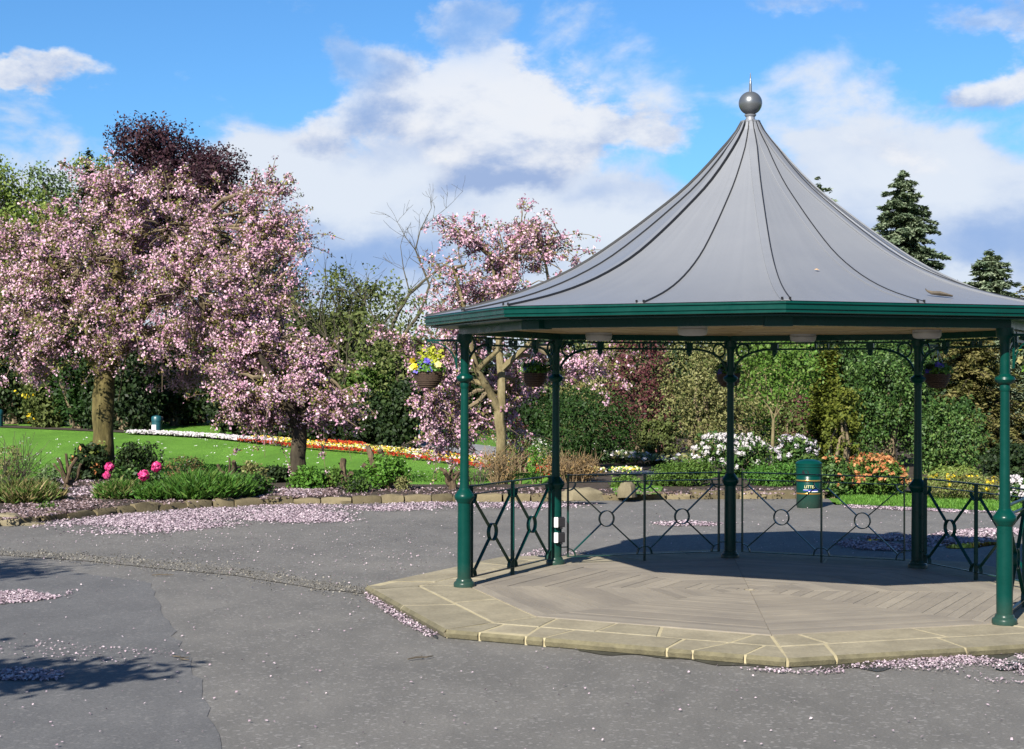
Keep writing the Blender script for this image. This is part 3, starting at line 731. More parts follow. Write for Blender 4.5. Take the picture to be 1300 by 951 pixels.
for a in range(-180, 180, 45):
    A0, A1 = PA(a, RD, PHD), PA(a + 45, RD, PHD); B0, B1 = PA(a, RS, PHS), PA(a + 45, RS, PHS)
    def pt(s, t):
        return (A0 * (1 - s) + A1 * s) * (1 - t) + (B0 * (1 - s) + B1 * s) * t
    if a in SPL: inn, out, tm = SPL[a]
    else:
        inn = sorted([(q, q + rng.normal(0, .05)) for q in ([.35, .72] if rng.random() < .6 else [.5])]); tm = rng.uniform(.42, .58)
        out = sorted([(q, q + rng.normal(0, .05)) for q in ([.22, .6, .86] if rng.random() < .6 else [.4, .75])])
    for row, (js, t0, t1) in enumerate(((inn, 0, tm), (out, tm, 1))):
        ed = [(0, 0)] + list(js) + [(1, 1)]
        for i in range(len(ed) - 1):
            j = rng.normal(0, .015)
            poly = [pt(ed[i][0], t0), pt(ed[i + 1][0], t0), pt(ed[i + 1][1], t1), pt(ed[i][1], t1)]
            poly = shrink(poly, .0125)
            mb = MB(); c = sum(poly, Vector((0, 0))) / 4; lift = rng.uniform(-.002, .003)
            # chamfered block, pushed to the plinth edge in the outer row
            if row == 1:
                o_dir = (pt(.5, 1) - pt(.5, 0)).normalized()
                for q in (2, 3): poly[q] = poly[q] + Vector((o_dir.x, o_dir.y)) * .012
            up_p = shrink(poly, .007)
            vs = [(p[0], p[1], .01) for p in poly] + [(p[0], p[1], DZ - .007 + lift) for p in poly] + [(p[0], p[1], DZ + lift) for p in up_p]
            if row == 1:
                # worn rounded nosing on the outer edge
                od = Vector((o_dir.x, o_dir.y))
                for q in (2, 3):
                    x_, y_, z_ = vs[4 + q]; vs[4 + q] = (x_, y_, DZ - .032)
                    p = poly[q] - od * .03; vs[8 + q] = (p[0], p[1], DZ + lift - .004)
                    e = poly[q] - od * .012; vs[q] = (e[0], e[1], .01)
            area = sum(poly[k].x * poly[(k + 1) % 4].y - poly[(k + 1) % 4].x * poly[k].y for k in range(4))
            fs = [(8, 9, 10, 11)] + [(k, (k + 1) % 4, 4 + (k + 1) % 4, 4 + k) for k in range(4)] + [(4 + k, 4 + (k + 1) % 4, 8 + (k + 1) % 4, 8 + k) for k in range(4)]
            if area < 0: fs = [f[::-1] for f in fs]
            mb.add(vs, fs); mb.mi = [0] * len(fs)
            if row == 1: mb.mi[3] = 1; mb.mi[7] = 1
            mb.build('paving_slab', [M['slab'], M['slab_edge']], plinth)
# timber deck: eight mitred sectors of boards
mb = MB(); mb.prism([PA(a, RD - .004, PHD)[:2] for a in range(-180, 180, 45)], .02, DZ - .012)
deck = mb.build('deck', M['deck_gap'], stand)
NB = 22; bw = RD / NB
def board_mesh(a, r0, r1, z0, z1, ph, name, mat, parent):
    c = PA(a, r0, ph), PA(a + 45, r0, ph), PA(a + 45, r1, ph), PA(a, r1, ph)
    c = shrink(c, .0022) if r0 > .01 else [Vector(p[:2]) for p in c]
    mb = MB(); mb.prism([tuple(q) for q in c], z0, z1)
    o = mb.build(name, mat, parent); me = o.data
    uvl = me.uv_layers.new(name='UVMap'); mid_ = PA(a + 22.5, 1, ph); tan = Vector((-mid_.y, mid_.x, 0)); k0 = random.random() * 40
    co = np.empty(len(me.loops) * 2, np.float32)
    for li, lp in enumerate(me.loops):
        p = me.vertices[lp.vertex_index].co; co[2 * li] = p.dot(tan) + k0; co[2 * li + 1] = p.dot(mid_) + k0 * .37
    uvl.data.foreach_set('uv', co); return o
random.seed(4)
for a in range(-180, 180, 45):
    for i in range(NB):
        board_mesh(a, i * bw + (.06 if i == 0 else 0), (i + 1) * bw, DZ - .02, DZ + .006 + random.uniform(-.0015, .0015), PHD, 'deck_board', M['deck'], deck)
# columns
COLS = [-90, -135, 180, 135, 90, 45]
col_prof = [(.072, .06), (.073, .4), (.070, .86), (.070, .90)]
up_prof = [(.052, 1.0), (.046, 1.3), (.041, 2.1), (.040, 2.14)]
base_prof = [(.112, 0), (.112, .035), (.106, .05), (.088, .062), (.086, .075), (.075, .09)]
collar_prof = [(.071, .885), (.080, .893), (.082, .905), (.10, .925), (.107, .95), (.10, .975), (.085, .99), (.078, 1.005), (.070, 1.012), (.058, 1.03), (.052, 1.04)]
ring_prof = [(.041, 2.09), (.047, 2.105), (.048, 2.13), (.046, 2.14), (.046, 2.155), (.080, 2.175), (.092, 2.2), (.086, 2.222), (.058, 2.236), (.046, 2.25)]
head_prof = [(.046, 2.24), (.044, 2.5), (.05, 2.56), (.075, 2.585), (.08, 2.60), (.08, 2.668)]
colobj = {}
for a in COLS:
    p = PA(a, RP); o0 = (p.x, p.y, DZ)
    mb = MB(); mb.lathe(col_prof, o0, 24); mb.lathe(up_prof, o0, 20); mb.lathe(head_prof, o0, 20)
    c = mb.build('column', M['green'], stand, True); colobj[a] = c
    for nm, pr in (('base_ring', base_prof), ('collar', collar_prof), ('collar', ring_prof)):
        mb = MB(); mb.lathe(pr, o0, 28); mb.build(nm, M['green'], c, True)
# twin switch boxes on the second column from the left
pc = PA(-135, RP)
for z in (.505, .325):
    mb = MB(); q = Vector((pc.x + .035, pc.y - .085, DZ + z))
    mb.box(q + Vector((-.031, 0, 0)), (.05, .10, .118), mi=0); mb.box(q + Vector((.034, -.006, .004)), (.076, .115, .112), mi=1)
    mb.box(q + Vector((.03, -.05, -.064)), (.03, .022, .022), mi=1)
    mb.build('switch_box', [M['white_plastic'], M['black_plastic']], colobj[-135], bevel=.008)
# railings with crossed bars and centre rings
RAILB = [(-90, -135), (-135, -180), (180, 135), (135, 90), (90, 45)]
def railing(a0, a1):
    P0, P1 = PA(a0, RP), PA(a1, RP); X = (P1 - P0).normalized(); W = (P1 - P0).length; Y = Zv.cross(X)
    def q(s, z): return P0 + X * s + Vector((0, 0, DZ + z))
    s0, s1 = .155, W - .155; sm = W / 2
    def part(fn, name, parent, sm_=False):
        mb = MB(); fn(mb); return mb.build(name, M['green'], parent, sm_)
    root = part(lambda b: b.box(q(sm, 1.052), (s1 - s0 + .02, .042, .014), (X, Y, Zv)), 'railing', stand)
    part(lambda b: b.box(q(sm, .965), (s1 - s0 - .012, .036, .010), (X, Y, Zv)), 'upper_bar', root)
    part(lambda b: b.box(q(sm, .085), (s1 - s0 - .012, .036, .010), (X, Y, Zv)), 'bottom_bar', root)
    for s in (s0, s1): part(lambda b: b.box(q(s, .5625), (.012, .044, .965), (X, Y, Zv)), 'upright', root)
    part(lambda b: b.box(q(sm, .5225), (.014, .044, 1.044), (X, Y, Zv)), 'upright', root)
    for (sa, sb) in ((s0, sm), (sm, s1)):
        cx = (sa + sb) / 2; rr = .093; zc = .525
        part(lambda b: b.torus(q(cx, zc), rr, .01, (X, Zv), 28, flat=(.010, .042)), 'ring', root, True)
        for (s_e, sg) in ((sa, 1), (sb, -1)):
            for (z_e, zg) in ((.085, 1), (.965, -1)):
                # quarter arc in the corner, bar from arc to ring
                ra = .088; ex, ez = s_e + sg * .006, z_e + zg * .006
                dirv_ = Vector((cx - ex, zc - ez)).normalized()
                pa = (ex + dirv_.x * (ra + .004), ez + dirv_.y * (ra + .004)); pb = (cx - dirv_.x * (rr + .005), zc - dirv_.y * (rr + .005))
                A, B = q(*pa), q(*pb); D_ = (B - A); ln = D_.length; D_.normalize(); N_ = Y.cross(D_)
                part(lambda b: b.box((A + B) / 2, (ln, .036, .010), (D_, Y, N_)), 'cross_bar', root)
                a_s = 0 if sg > 0 else math.pi / 2; 
                if zg < 0: a_s = -math.pi / 2 if sg > 0 else math.pi
                part(lambda b: b.torus(q(ex, ez), ra, .01, (X, Zv), 8, a0=a_s, a1=a_s + math.pi / 2, flat=(.010, .040)), 'corner_arc', root, True)
    for (s_a, s_b) in ((.05, s0 - .006), (s1 + .006, W - .05)):
        for z in (.20, .895): part(lambda b: b.bar(q(s_a, z), q(s_b, z), .024, .012), 'fixing_lug', root)
for ab in RAILB: railing(*ab)
# ring beam, ceiling, pierced brackets under the beam
for a in range(-180, 180, 45):
    P0, P1 = PA(a, RP + .065), PA(a + 45, RP + .065); Q0, Q1 = PA(a, RP - .065), PA(a + 45, RP - .065)
    mb = MB(); pl = shrink([P0, P1, Q1, Q0], .001); mb.prism([tuple(p) for p in pl], DZ + 2.66, DZ + 2.80); mb.build('ring_beam', M['green_in'], stand)
for a in (-45, 0):
    p = PA(a, RP); t_ = R_(a) + PH; X = Vector((math.cos(t_), math.sin(t_), 0)); Y = Vector((-math.sin(t_), math.cos(t_), 0))
    mb = MB(); mb.box(p + Vector((0, 0, DZ + 2.722)), (.24, .16, .142), (X, Y, Zv)); mb.build('beam_joint', M['green_in'], stand)
NC = 18; cw = (RP - .07) / NC
mb = MB(); mb.prism([PA(a, RP - .07)[:2] for a in range(-180, 180, 45)], DZ + 2.745, DZ + 2.76); ceil_o = mb.build('ceiling', M['ceil'], stand)
for a in range(-180, 180, 45):
    for i in range(NC):
        board_mesh(a, i * cw + (.05 if i == 0 else 0), (i + 1) * cw, DZ + 2.728 + random.uniform(-.002, .002), DZ + 2.744, PH, 'ceiling_board', M['ceil'], ceil_o)
def screen(a0, a1):
    P0, P1 = PA(a0, RP), PA(a1, RP); X = (P1 - P0).normalized(); W = (P1 - P0).length; Y = Zv.cross(X)
    def q(s, z): return P0 + X * s + Vector((0, 0, DZ + z))
    mb = MB(); mb.box(q(W / 2, 2.56), (W - .96, .03, .022), (X, Y, Zv)); root = mb.build('bracket_screen', M['green_in'], stand)
    mb = MB(); mb.box(q(W / 2, 2.634), (W - .12, .036, .02), (X, Y, Zv)); mb.build('upper_bar', M['green_in'], root)
    for sg, s in ((1, 0), (-1, W)):
        mb = MB(); pts_ = []
        for i in range(11):
            th = math.pi / 2 * i / 10; pts_.append(q(s + sg * (.055 + .45 * (1 - math.cos(th))), 2.29 + .27 * math.sin(th)))
        mb.tube(pts_, .015, 6); mb.build('arc_bracket', M['green_in'], root, True)
        mb = MB(); mb.torus(q(s + sg * .155, 2.545), .08, .012, (X, Zv), 20, 6); mb.build('ring', M['green_in'], root, True)
        mb = MB(); mb.box(q(s + sg * .56, 2.594), (.085, .05, .10), (X, Y, Zv)); mb.lathe([(.004, -.07), (.028, -.045), (.034, -.02), (.03, 0)], q(s + sg * .56, 2.545), 10); mb.build('drop_block', M['green_in'], root)
    for ds in (-.075, .075):
        mb = MB(); mb.box(q(W / 2 + ds, 2.5975), (.022, .03, .05), (X, Y, Zv)); mb.build('stub', M['green_in'], root)
    mb = MB(); mb.torus(q(W / 2, 2.597), .028, .008, (X, Zv), 14, 5); mb.build('ring', M['green_in'], root, True)
for ab in RAILB: screen(*ab)
# ceiling lights
for (x, y) in ((-.66, -.55), (-1.48, 1.75), (.93, 2.05), (1.95, .40)):
    mb = MB(); mb.lathe([(.10, -.092), (.135, -.085), (.15, -.06), (.152, -.035), (.146, -.03), (.152, -.026), (.152, 0)], (x, y, DZ + 2.727), 28)
    c = mb.build('ceiling_light', M['lightbox'], stand, True)
    mb = MB(); mb.torus((x, y, DZ + 2.697), .153, .004, (Vector((1, 0, 0)), Vector((0, 1, 0))), 28, 5); mb.build('trim_ring', M['chain'], c, True)
# fascia and gutter
def strip(name, prof, mat, parent, ph=PHR):
    """moulding profile (radius offset, z) swept along one eave side"""
    prof = [(a_, 2.845 - (2.845 - z_) * (.78 if name == 'fascia' else 1)) for a_, z_ in prof]
    for a in range(-180, 180, 45):
        mb = MB(); n = len(prof); vs = []
        for b in (a, a + 45):
            for (dr, z) in prof: p = PA(b, RE + dr, ph); vs.append((p.x, p.y, DZ + z))
        fs = [(i, n + i, n + (i + 1) % n, (i + 1) % n) for i in range(n)]
        mb.add(vs, fs + [tuple(range(n - 1, -1, -1)), tuple(range(n, 2 * n))]); f = mb.build(name, mat, parent)
strip('fascia', [(-.06, 2.835), (0, 2.845), (.006, 2.845), (.010, 2.835), (.010, 2.823), (-.004, 2.818), (-.004, 2.808), (.003, 2.803), (.003, 2.765), (-.010, 2.760), (-.010, 2.750), (-.002, 2.745), (-.002, 2.728), (-.012, 2.722), (-.06, 2.722)], M['green'], stand)
strip('soffit', [(-.40, 2.735), (-.065, 2.730), (-.065, 2.742), (-.40, 2.747)], M['green_in'], stand)
# tent roof: sixteen panels, raised seams on them
PROF = [(.085, 4.885), (.125, 4.81), (.18, 4.73), (.28, 4.615), (.40, 4.475), (.64, 4.225), (1.03, 3.905), (1.38, 3.645), (1.75, 3.40), (2.13, 3.21), (2.50, 3.068), (2.86, 2.965), (3.14, 2.903), (3.40, 2.852)]
def interp(n=26):
    rs = np.linspace(0, 1, n) ** 1.25 * (PROF[-1][0] - PROF[0][0]) + PROF[0][0]
    # monotone smooth curve through the profile
    x = np.array([p[0] for p in PROF]); z = np.array([p[1] for p in PROF]); h = np.diff(x); d = np.diff(z) / h; mm = np.empty(len(x)); mm[0] = d[0]; mm[-1] = d[-1]
    mm[1:-1] = (d[:-1] * h[1:] + d[1:] * h[:-1]) / (h[1:] + h[:-1]); out = []
    for r in rs:
        i = min(max(np.searchsorted(x, r) - 1, 0), len(h) - 1); t = (r - x[i]) / h[i]
        out.append((r, (2 * t**3 - 3 * t**2 + 1) * z[i] + (t**3 - 2 * t**2 + t) * h[i] * mm[i] + (-2 * t**3 + 3 * t**2) * z[i + 1] + (t**3 - t**2) * h[i] * mm[i + 1]))
    return out
RPF = interp()
ca = math.cos(R_(22.5))
def roofp(a, r, z): 
    # a multiple of 45: corner line; odd 22.5: middle of a side
    k = ca if abs((a / 45) - round(a / 45)) > .2 else 1
    p = PA(a, r * k, PHR); return Vector((p.x, p.y, DZ + z))
for i in range(16):
    a0 = -180 + 22.5 * i; mb = MB(); vs = []; fs = []
    for (r, z) in RPF:
        vs += [roofp(a0, r, z), roofp(a0 + 22.5, r, z), roofp(a0 + 22.5, r - .004, z - .012), roofp(a0, r - .004, z - .012)]
    for k in range(len(RPF) - 1):
        for j in range(4): fs.append((4 * k + j, 4 * k + (j + 1) % 4, 4 * k + 4 + (j + 1) % 4, 4 * k + 4 + j))
    mb.add(vs, [f[::-1] for f in fs]); o = mb.build('roof_panel', M['roof'], stand); o.data.polygons.foreach_set('use_smooth', [True] * len(o.data.polygons)); o.data.set_sharp_from_angle(angle=R_(50))
    # standing seam beside each joint: flat strip with a raised lip
    mb = MB(); pts_ = [roofp(a0, r, z) for (r, z) in RPF[:-1]]; p_e = roofp(a0, RPF[-1][0] - .012, RPF[-1][1] + .004)
    t_ = R_(a0) + PHR; Yt = Vector((math.cos(t_), math.sin(t_), 0)); vs = []; fs = []; js = []
    pts_.append(p_e)
    for k, p in enumerate(pts_):
        tn = (pts_[min(k + 1, len(pts_) - 1)] - pts_[max(k - 1, 0)]).normalized(); nn = Yt.cross(tn) if Yt.cross(tn).z > 0 else -Yt.cross(tn)
        w_ = min(.040, p.xy.length * .13 + .004); g_ = min(.0042, w_ * .3)
        for (sx_, hgt) in ((-w_, -.006), (-w_, .007), (-w_ + .004, .009), (w_ - g_, .009), (w_ - g_, -.006)): vs.append(p + Yt * sx_ + nn * hgt)
        js.append([p + Yt * (w_ - g_) + nn * -.006, p + Yt * (w_ - g_) + nn * .016, p + Yt * (w_ + g_) + nn * .016, p + Yt * (w_ + g_) + nn * -.006])
    q = 5
    for k in range(len(pts_) - 1):
        for j in range(q): fs.append((q * k + j, q * k + (j + 1) % q, q * k + q + (j + 1) % q, q * k + q + j))
    fs.append(tuple(range(q))); fs.append(tuple((len(pts_) - 1) * q + j for j in range(q - 1, -1, -1)))
    mb.add(vs, fs); o = mb.build('roof_rib', M['roof'], stand)
    mb = MB(); mb.add([v for r in js for v in r], [(4 * k + j, 4 * k + (j + 1) % 4, 4 * k + 4 + (j + 1) % 4, 4 * k + 4 + j) for k in range(len(js) - 1) for j in range(4)] + [(0, 1, 2, 3), tuple(4 * (len(js) - 1) + j for j in (3, 2, 1, 0))])
    mb.build('seam', M['roof_seam'], o)
    if True:
        mb = MB(); e = p_e + Vector((0, 0, .016))
        for s in (-.03, .035):
            mb = MB(); mb.box(e + Yt * s, (.018, .018, .02)); mb.build('clip', M['black_plastic'], o)
mb = MB(); mb.lathe([(.12, 4.80), (.10, 4.865), (.104, 4.875), (.104, 4.888), (.05, 4.892), (.046, 4.93), (.06, 4.945), (.062, 4.955), (.03, 4.962)], (0, 0, DZ), 24)
fin_o = mb.build('finial', M['roof'], stand, True)
mb = MB(); nb = 20
mb.lathe([(max(.004, .122 * math.sin(math.pi * i / nb)), 5.075 - .122 * math.cos(math.pi * i / nb)) for i in range(nb + 1)], (0, 0, DZ), 32); mb.build('ball', M['finial'], fin_o, True)
mb = MB(); mb.lathe([(.016, 5.19), (.013, 5.27), (.012, 5.30), (.009, 5.305), (.007, 5.34), (.002, 5.395)], (0, 0, DZ), 10); mb.build('spike', M['finial'], fin_o, True)
# brackets that carry the hanging baskets
for a in COLS:
    p = PA(a, RP); Xo = p.normalized(); Yo = Zv.cross(Xo)
    def q(s, z): return p + Xo * s + Vector((0, 0, DZ + z))
    mb = MB(); mb.bar(q(.08, 2.60), q(.40, 2.60), .012, .024); mb.bar(q(.088, 2.30), q(.088, 2.585), .012, .02, up=Xo)
    pts_ = [q(.09 + .26 * (1 - math.cos(math.pi / 2 * i / 8)), 2.31 + .27 * math.sin(math.pi / 2 * i / 8)) for i in range(9)]
    mb.tube(pts_, .008, 6); mb.torus(q(.385, 2.565), .024, .006, (Xo, Zv), 12, 5)
    mb.build('basket_bracket', M['green_in'], stand)

# hanging baskets ------------------------------------------------------------
def basket(a, label, seed, cols):
    if seed in (2, 3, 4): cols = [(q[0] * .7, q[1] * .75, 'lf_dark' if i % 3 else 'fl_violet') for i, q in enumerate(cols)]  # baskets under the roof: dark leaf colour on most heads paints their shade
    r2 = np.random.default_rng(seed); p = PA(a, RP + .385); x, y = BX + p.x, BY + p.y; zr = DZ + 2.26
    t = thing('hanging_basket', label, 'hanging basket', (x, y, zr), 'hanging baskets on the bandstand columns')
    mb = MB(); mb.lathe([(.06, -.165), (.10, -.14), (.135, -.08), (.15, -.01), (.158, 0), (.15, .008), (.13, 0)], (0, 0, 0), 20)
    bo = mb.build('wicker_bowl', M['wicker'], t, True)
    for k in range(7):
        mb = MB(); z = -.145 + k * .021; r = np.interp(z, [-.165, -.14, -.08, -.01], [.06, .10, .135, .15]) + .004
        mb.torus((0, 0, z), r, .008, (Vector((1, 0, 0)), Vector((0, 1, 0))), 22, 5); mb.build('weave_band', M['wicker'], bo, True)
    for k in range(3):
        th = 2.1 * k + .4; mb = MB(); mb.tube([(.15 * math.cos(th), .15 * math.sin(th), 0), (.01 * math.cos(th), .01 * math.sin(th), .28)], .0035, 4); mb.build('chain', M['chain'], t)
    n = 900; d = unit(r2.normal(0, 1, (n, 3))); d[:, 2] = np.abs(d[:, 2]); P = d * np.array((.19, .19, .15)) * (r2.random((n, 1)) ** .4) + np.array((0, 0, .01))
    T, B = orient(r2, n, d + np.array((0, 0, .4)), .6, .018, .6); quads_mesh('foliage', P, T, B, r2.random(n), M['lf_bright'], None, t)
    # pansies: five-petal heads, each head its own piece
    for k, (cx, cz, mt) in enumerate(cols):
        for rep in range(3 if k % 2 else 2):
            ang = r2.random() * 6.28; hd = Vector((cx + r2.normal(0, .025), -.13 + .06 * r2.random() + (.26 if rep == 2 else 0), cz + r2.normal(0, .02)))
            nrm = np.array((hd.x * 2, -1.0 if hd.y < 0 else 1.0, .55)); nrm /= np.linalg.norm(nrm); aa = np.cross(nrm, (0, 0, 1)); aa /= np.linalg.norm(aa); bb_ = np.cross(nrm, aa)
            Pp, Tt, Bb = [], [], []
            for j in range(5):
                th = 2 * math.pi * j / 5 + ang; dv = aa * math.cos(th) + bb_ * math.sin(th); sv = np.cross(nrm, dv)
                Pp.append(np.array(hd) + dv * .021 + nrm * .003 * j); Tt.append(dv * .022); Bb.append(sv * .019)
            quads_mesh('flower_head', np.array(Pp), np.array(Tt), np.array(Bb), r2.random(5), M[mt], None, t)
    if seed not in (1, 5): return
    n = 260; P = r2.normal(0, 1, (n, 3)) * np.array((.06, .06, .05)) + np.array((.03, 0, .17)); T, B = orient(r2, n, np.tile((0, -1., .6), (n, 1)), .8, .02, .6)
    tag(quads_mesh('lime_sprig', P, T, B, r2.random(n), M['fl_lime'], None, t), kind='stuff')
pan = [(-.17, .05, 'fl_paleyellow'), (-.14, .10, 'fl_yellow'), (-.06, .08, 'fl_violet'), (0, .13, 'fl_violet'), (.02, .07, 'fl_violet'), (.09, .08, 'fl_paleyellow'), (.12, .05, 'fl_paleyellow'), (-.1, .03, 'fl_violet'), (.08, .12, 'fl_lime')]
basket(-90, 'wicker hanging basket of yellow and violet pansies, sunlit on the leftmost column', 1, pan)
basket(-135, 'shaded hanging basket beside the thin column with the two switch boxes', 2, [(q[0], q[1], 'fl_violet' if i % 2 else 'fl_paleyellow') for i, q in enumerate(pan[:6])])
basket(180, 'dark hanging basket hidden half behind the rearmost middle column', 3, pan[:5])
basket(135, 'dark hanging basket right of the rear right-hand column, in the shade', 4, pan[:5])
basket(45, 'hanging basket with pale yellow and white pansies cut by the right picture edge', 5, [(-.12, .06, 'fl_paleyellow'), (-.15, .10, 'fl_paleyellow'), (-.1, .12, 'fl_white'), (0, .1, 'fl_white'), (.1, .1, 'fl_yellow'), (-.06, .04, 'fl_paleyellow')])
# debris lying on the roof
def on_roof(a, r):
    z = np.interp(r, [p[0] for p in RPF], [p[1] for p in RPF]); k = ca / math.cos(R_(((a + 22.5) % 45) - 22.5 - 0)) if False else 1
    b = (a % 45) - 22.5; k = ca / math.cos(R_(b)); p = PA(a, r * k, PHR); return Vector((BX + p.x, BY + p.y, DZ + z))
e = on_roof(31, 3.02); mb = MB(); r2 = np.random.default_rng(3)
mb.tube([(-.11, .0, .05), (-.07, -.01, .032), (0, -.02, .026), (.06, -.02, .016), (.11, -.03, .004)], [.008, .016, .02, .018, .008], 6, wob=.5, rng=r2)
mb.tube([(-.11, 0, .05), (-.125, 0, .07)], [.008, .004], 5)
o = mb.build('dead_twig', M['debris'], None, True); o.location = e + Vector((0, 0, .004)); tag(o, 'dead mossy twig lying on the grey roof above the front right eave', 'twig')
for (u, v, rz, lab) in ((207, 733, .1, 'thin dead twig lying on the tarmac at the corner of the darker patch'), (229, 839, -.9, 'short dark twig on the tarmac by the lower end of the patch seam'), (535, 838, .6, 'small dark twig on the tarmac in front of the plinth corner')):
    x, y = G(u, v); mb = MB(); mb.tube([(-.12, 0, .012), (-.03, .02, .016), (.05, -.01, .014), (.13, .02, .012)], [.006, .008, .007, .004], 5); mb.tube([(.0, .01, .014), (.05, .06, .02)], [.005, .003], 4)
    o = mb.build('dead_twig', M['debris'], None, True); o.location = (x, y, .006); o.rotation_euler.z = rz; tag(o, lab, 'twig')
e = on_roof(12, 2.2); mb = MB(); mb.add([(-.025, 0, .02), (0, -.014, .018), (.028, 0, .014), (0, .014, .028), (0, 0, .03)], [(0, 1, 4), (1, 2, 4), (2, 3, 4), (3, 0, 4)])
o = mb.build('dead_leaf', simple('tan_leaf', (.5, .32, .16), .8)); o.location = e; tag(o, 'small tan dead leaf stuck on the middle of the grey roof', 'leaf')

# ------------------------------------------------------------------ litter bin
bx, by = G(1027, 643.5)
lb = thing('litter_bin', 'round green litter bin with gold bands and domed hood on the tarmac edge', 'litter bin', (bx, by, 0))
mb = MB(); mb.lathe([(.205, 0), (.21, .02), (.218, .03), (.218, .56), (.214, .565)], (0, 0, 0), 40); body = mb.build('body', M['green'], lb, True)
mb = MB(); mb.lathe([(.20, 0), (.20, .018)], (0, 0, -.002), 30); mb.build('foot', M['black_plastic'], body)
for z in (.245, .475):
    mb = MB(); mb.lathe([(.2185, z), (.221, z + .004), (.221, z + .020), (.2185, z + .024)], (0, 0, 0), 40); mb.build('gold_band', M['gold'], body, True)
mb = MB(); mb.lathe([(.216, .566), (.226, .572), (.226, .72), (.236, .728), (.236, .745), (.228, .75), (.228, .765), (.236, .77), (.236, .79), (.20, .822), (.15, .842), (.08, .856), (.01, .86)], (0, 0, 0), 40); hood = mb.build('hood', M['green'], lb, True)
def curved(vx, z0, r, phi0):
    """wrap flat (x, y) outline round the bin"""
    return [(r * math.sin(phi0 + x / r), -r * math.cos(phi0 + x / r), z0 + y) for (x, y) in vx]
PHB = -math.atan2(bx, by)
mb = MB(); ov = [(.062 * math.cos(2 * math.pi * k / 20), .045 * math.sin(2 * math.pi * k / 20)) for k in range(20)]
mb.add(curved(ov, .632, .2275, PHB - .27), [tuple(range(20))]); mb.build('aperture', M['black_plastic'], hood)
mb = MB(); ov2 = [(1.14 * x, 1.14 * y) for x, y in ov]
mb.add(curved(ov2, .632, .2285, PHB - .27) + curved(ov, .632, .2285, PHB - .27), [(k, (k + 1) % 20, 20 + (k + 1) % 20, 20 + k) for k in range(20)]); mb.build('aperture_rim', M['green'], hood)
fc = bpy.data.curves.new('lettering', 'FONT'); fc.body = 'LITTER'; fc.size = .070; fc.align_x = 'CENTER'; fc.resolution_u = 3; fc.space_character = 1.05
fo = bpy.data.objects.new('lettering_src', fc); COL.objects.link(fo); bpy.context.view_layer.update()
tm = bpy.data.meshes.new_from_object(fo.evaluated_get(bpy.context.evaluated_depsgraph_get())); bpy.data.objects.remove(fo)
cv = curved([(v.co.x * .95, v.co.y) for v in tm.vertices], .358, .2202, PHB + .12)
for v, c in zip(tm.vertices, cv): v.co = c
tm.materials.clear(); tm.materials.append(M['gold_text']); tm.name = 'lettering'; link_mesh('lettering', tm, body)
def patch(name, x0, x1, z0, z1, mt, r):
    mb = MB(); k = 8; xs = [x0 + (x1 - x0) * i / k for i in range(k + 1)]
    vs = curved([(x, z0) for x in xs], 0, r, PHB + .12) + curved([(x, z1) for x in xs], 0, r, PHB + .12)
    mb.add(vs, [(i, i + 1, k + 2 + i, k + 1 + i) for i in range(k)]); mb.build(name, mt, body)
patch('blue_stripe', -.125, .15, .306, .334, M['blue_print'], .2195); patch('white_stripe', -.03, .15, .292, .306, M['white_print'], .2195); patch('white_stripe', -.125, -.04, .326, .332, M['white_print'], .2202)
# distant teal bins on the far side of the lawn
def far_bin(u, v, label):
    x, y, zz = GS(u, v); t = thing('litter_bin', label, 'litter bin', (x, y, zz))
    t.scale = (.75,) * 3
    mb = MB(); mb.lathe([(.27, 0), (.29, .02), (.29, .72), (.31, .74), (.31, .8)], (0, 0, 0), 16); mb.build('body', M['teal'], t, True)
    mb = MB(); mb.lathe([(.315, .8), (.315, .98), (.26, 1.06), (.03, 1.12)], (0, 0, 0), 16); mb.build('hood', M['teal'], t, True)
    mb = MB(); mb.box((-.1, -.285, .4), (.26, .05, .3)); mb.build('notice', M['white_plastic'], t)
far_bin(199, 552, 'small teal bin across the lawn behind the row of white flowers')
far_bin(-2, 543, 'teal bin cut by the left picture edge at the back of the lawn')
mb = MB(); x, y, zz = GS(533, 573); mb.tube([(0, 0, 0), (0, 0, 1.0)], .035, 8); mb.lathe([(.035, 1.0), (.05, 1.01), (.045, 1.06), (.01, 1.08)], (0, 0, 0), 10)
o = mb.build('path_post', M['green'], None, True); o.location = (x, y, zz); tag(o, 'slim green marker post beside the far path, left of the bandstand', 'post')

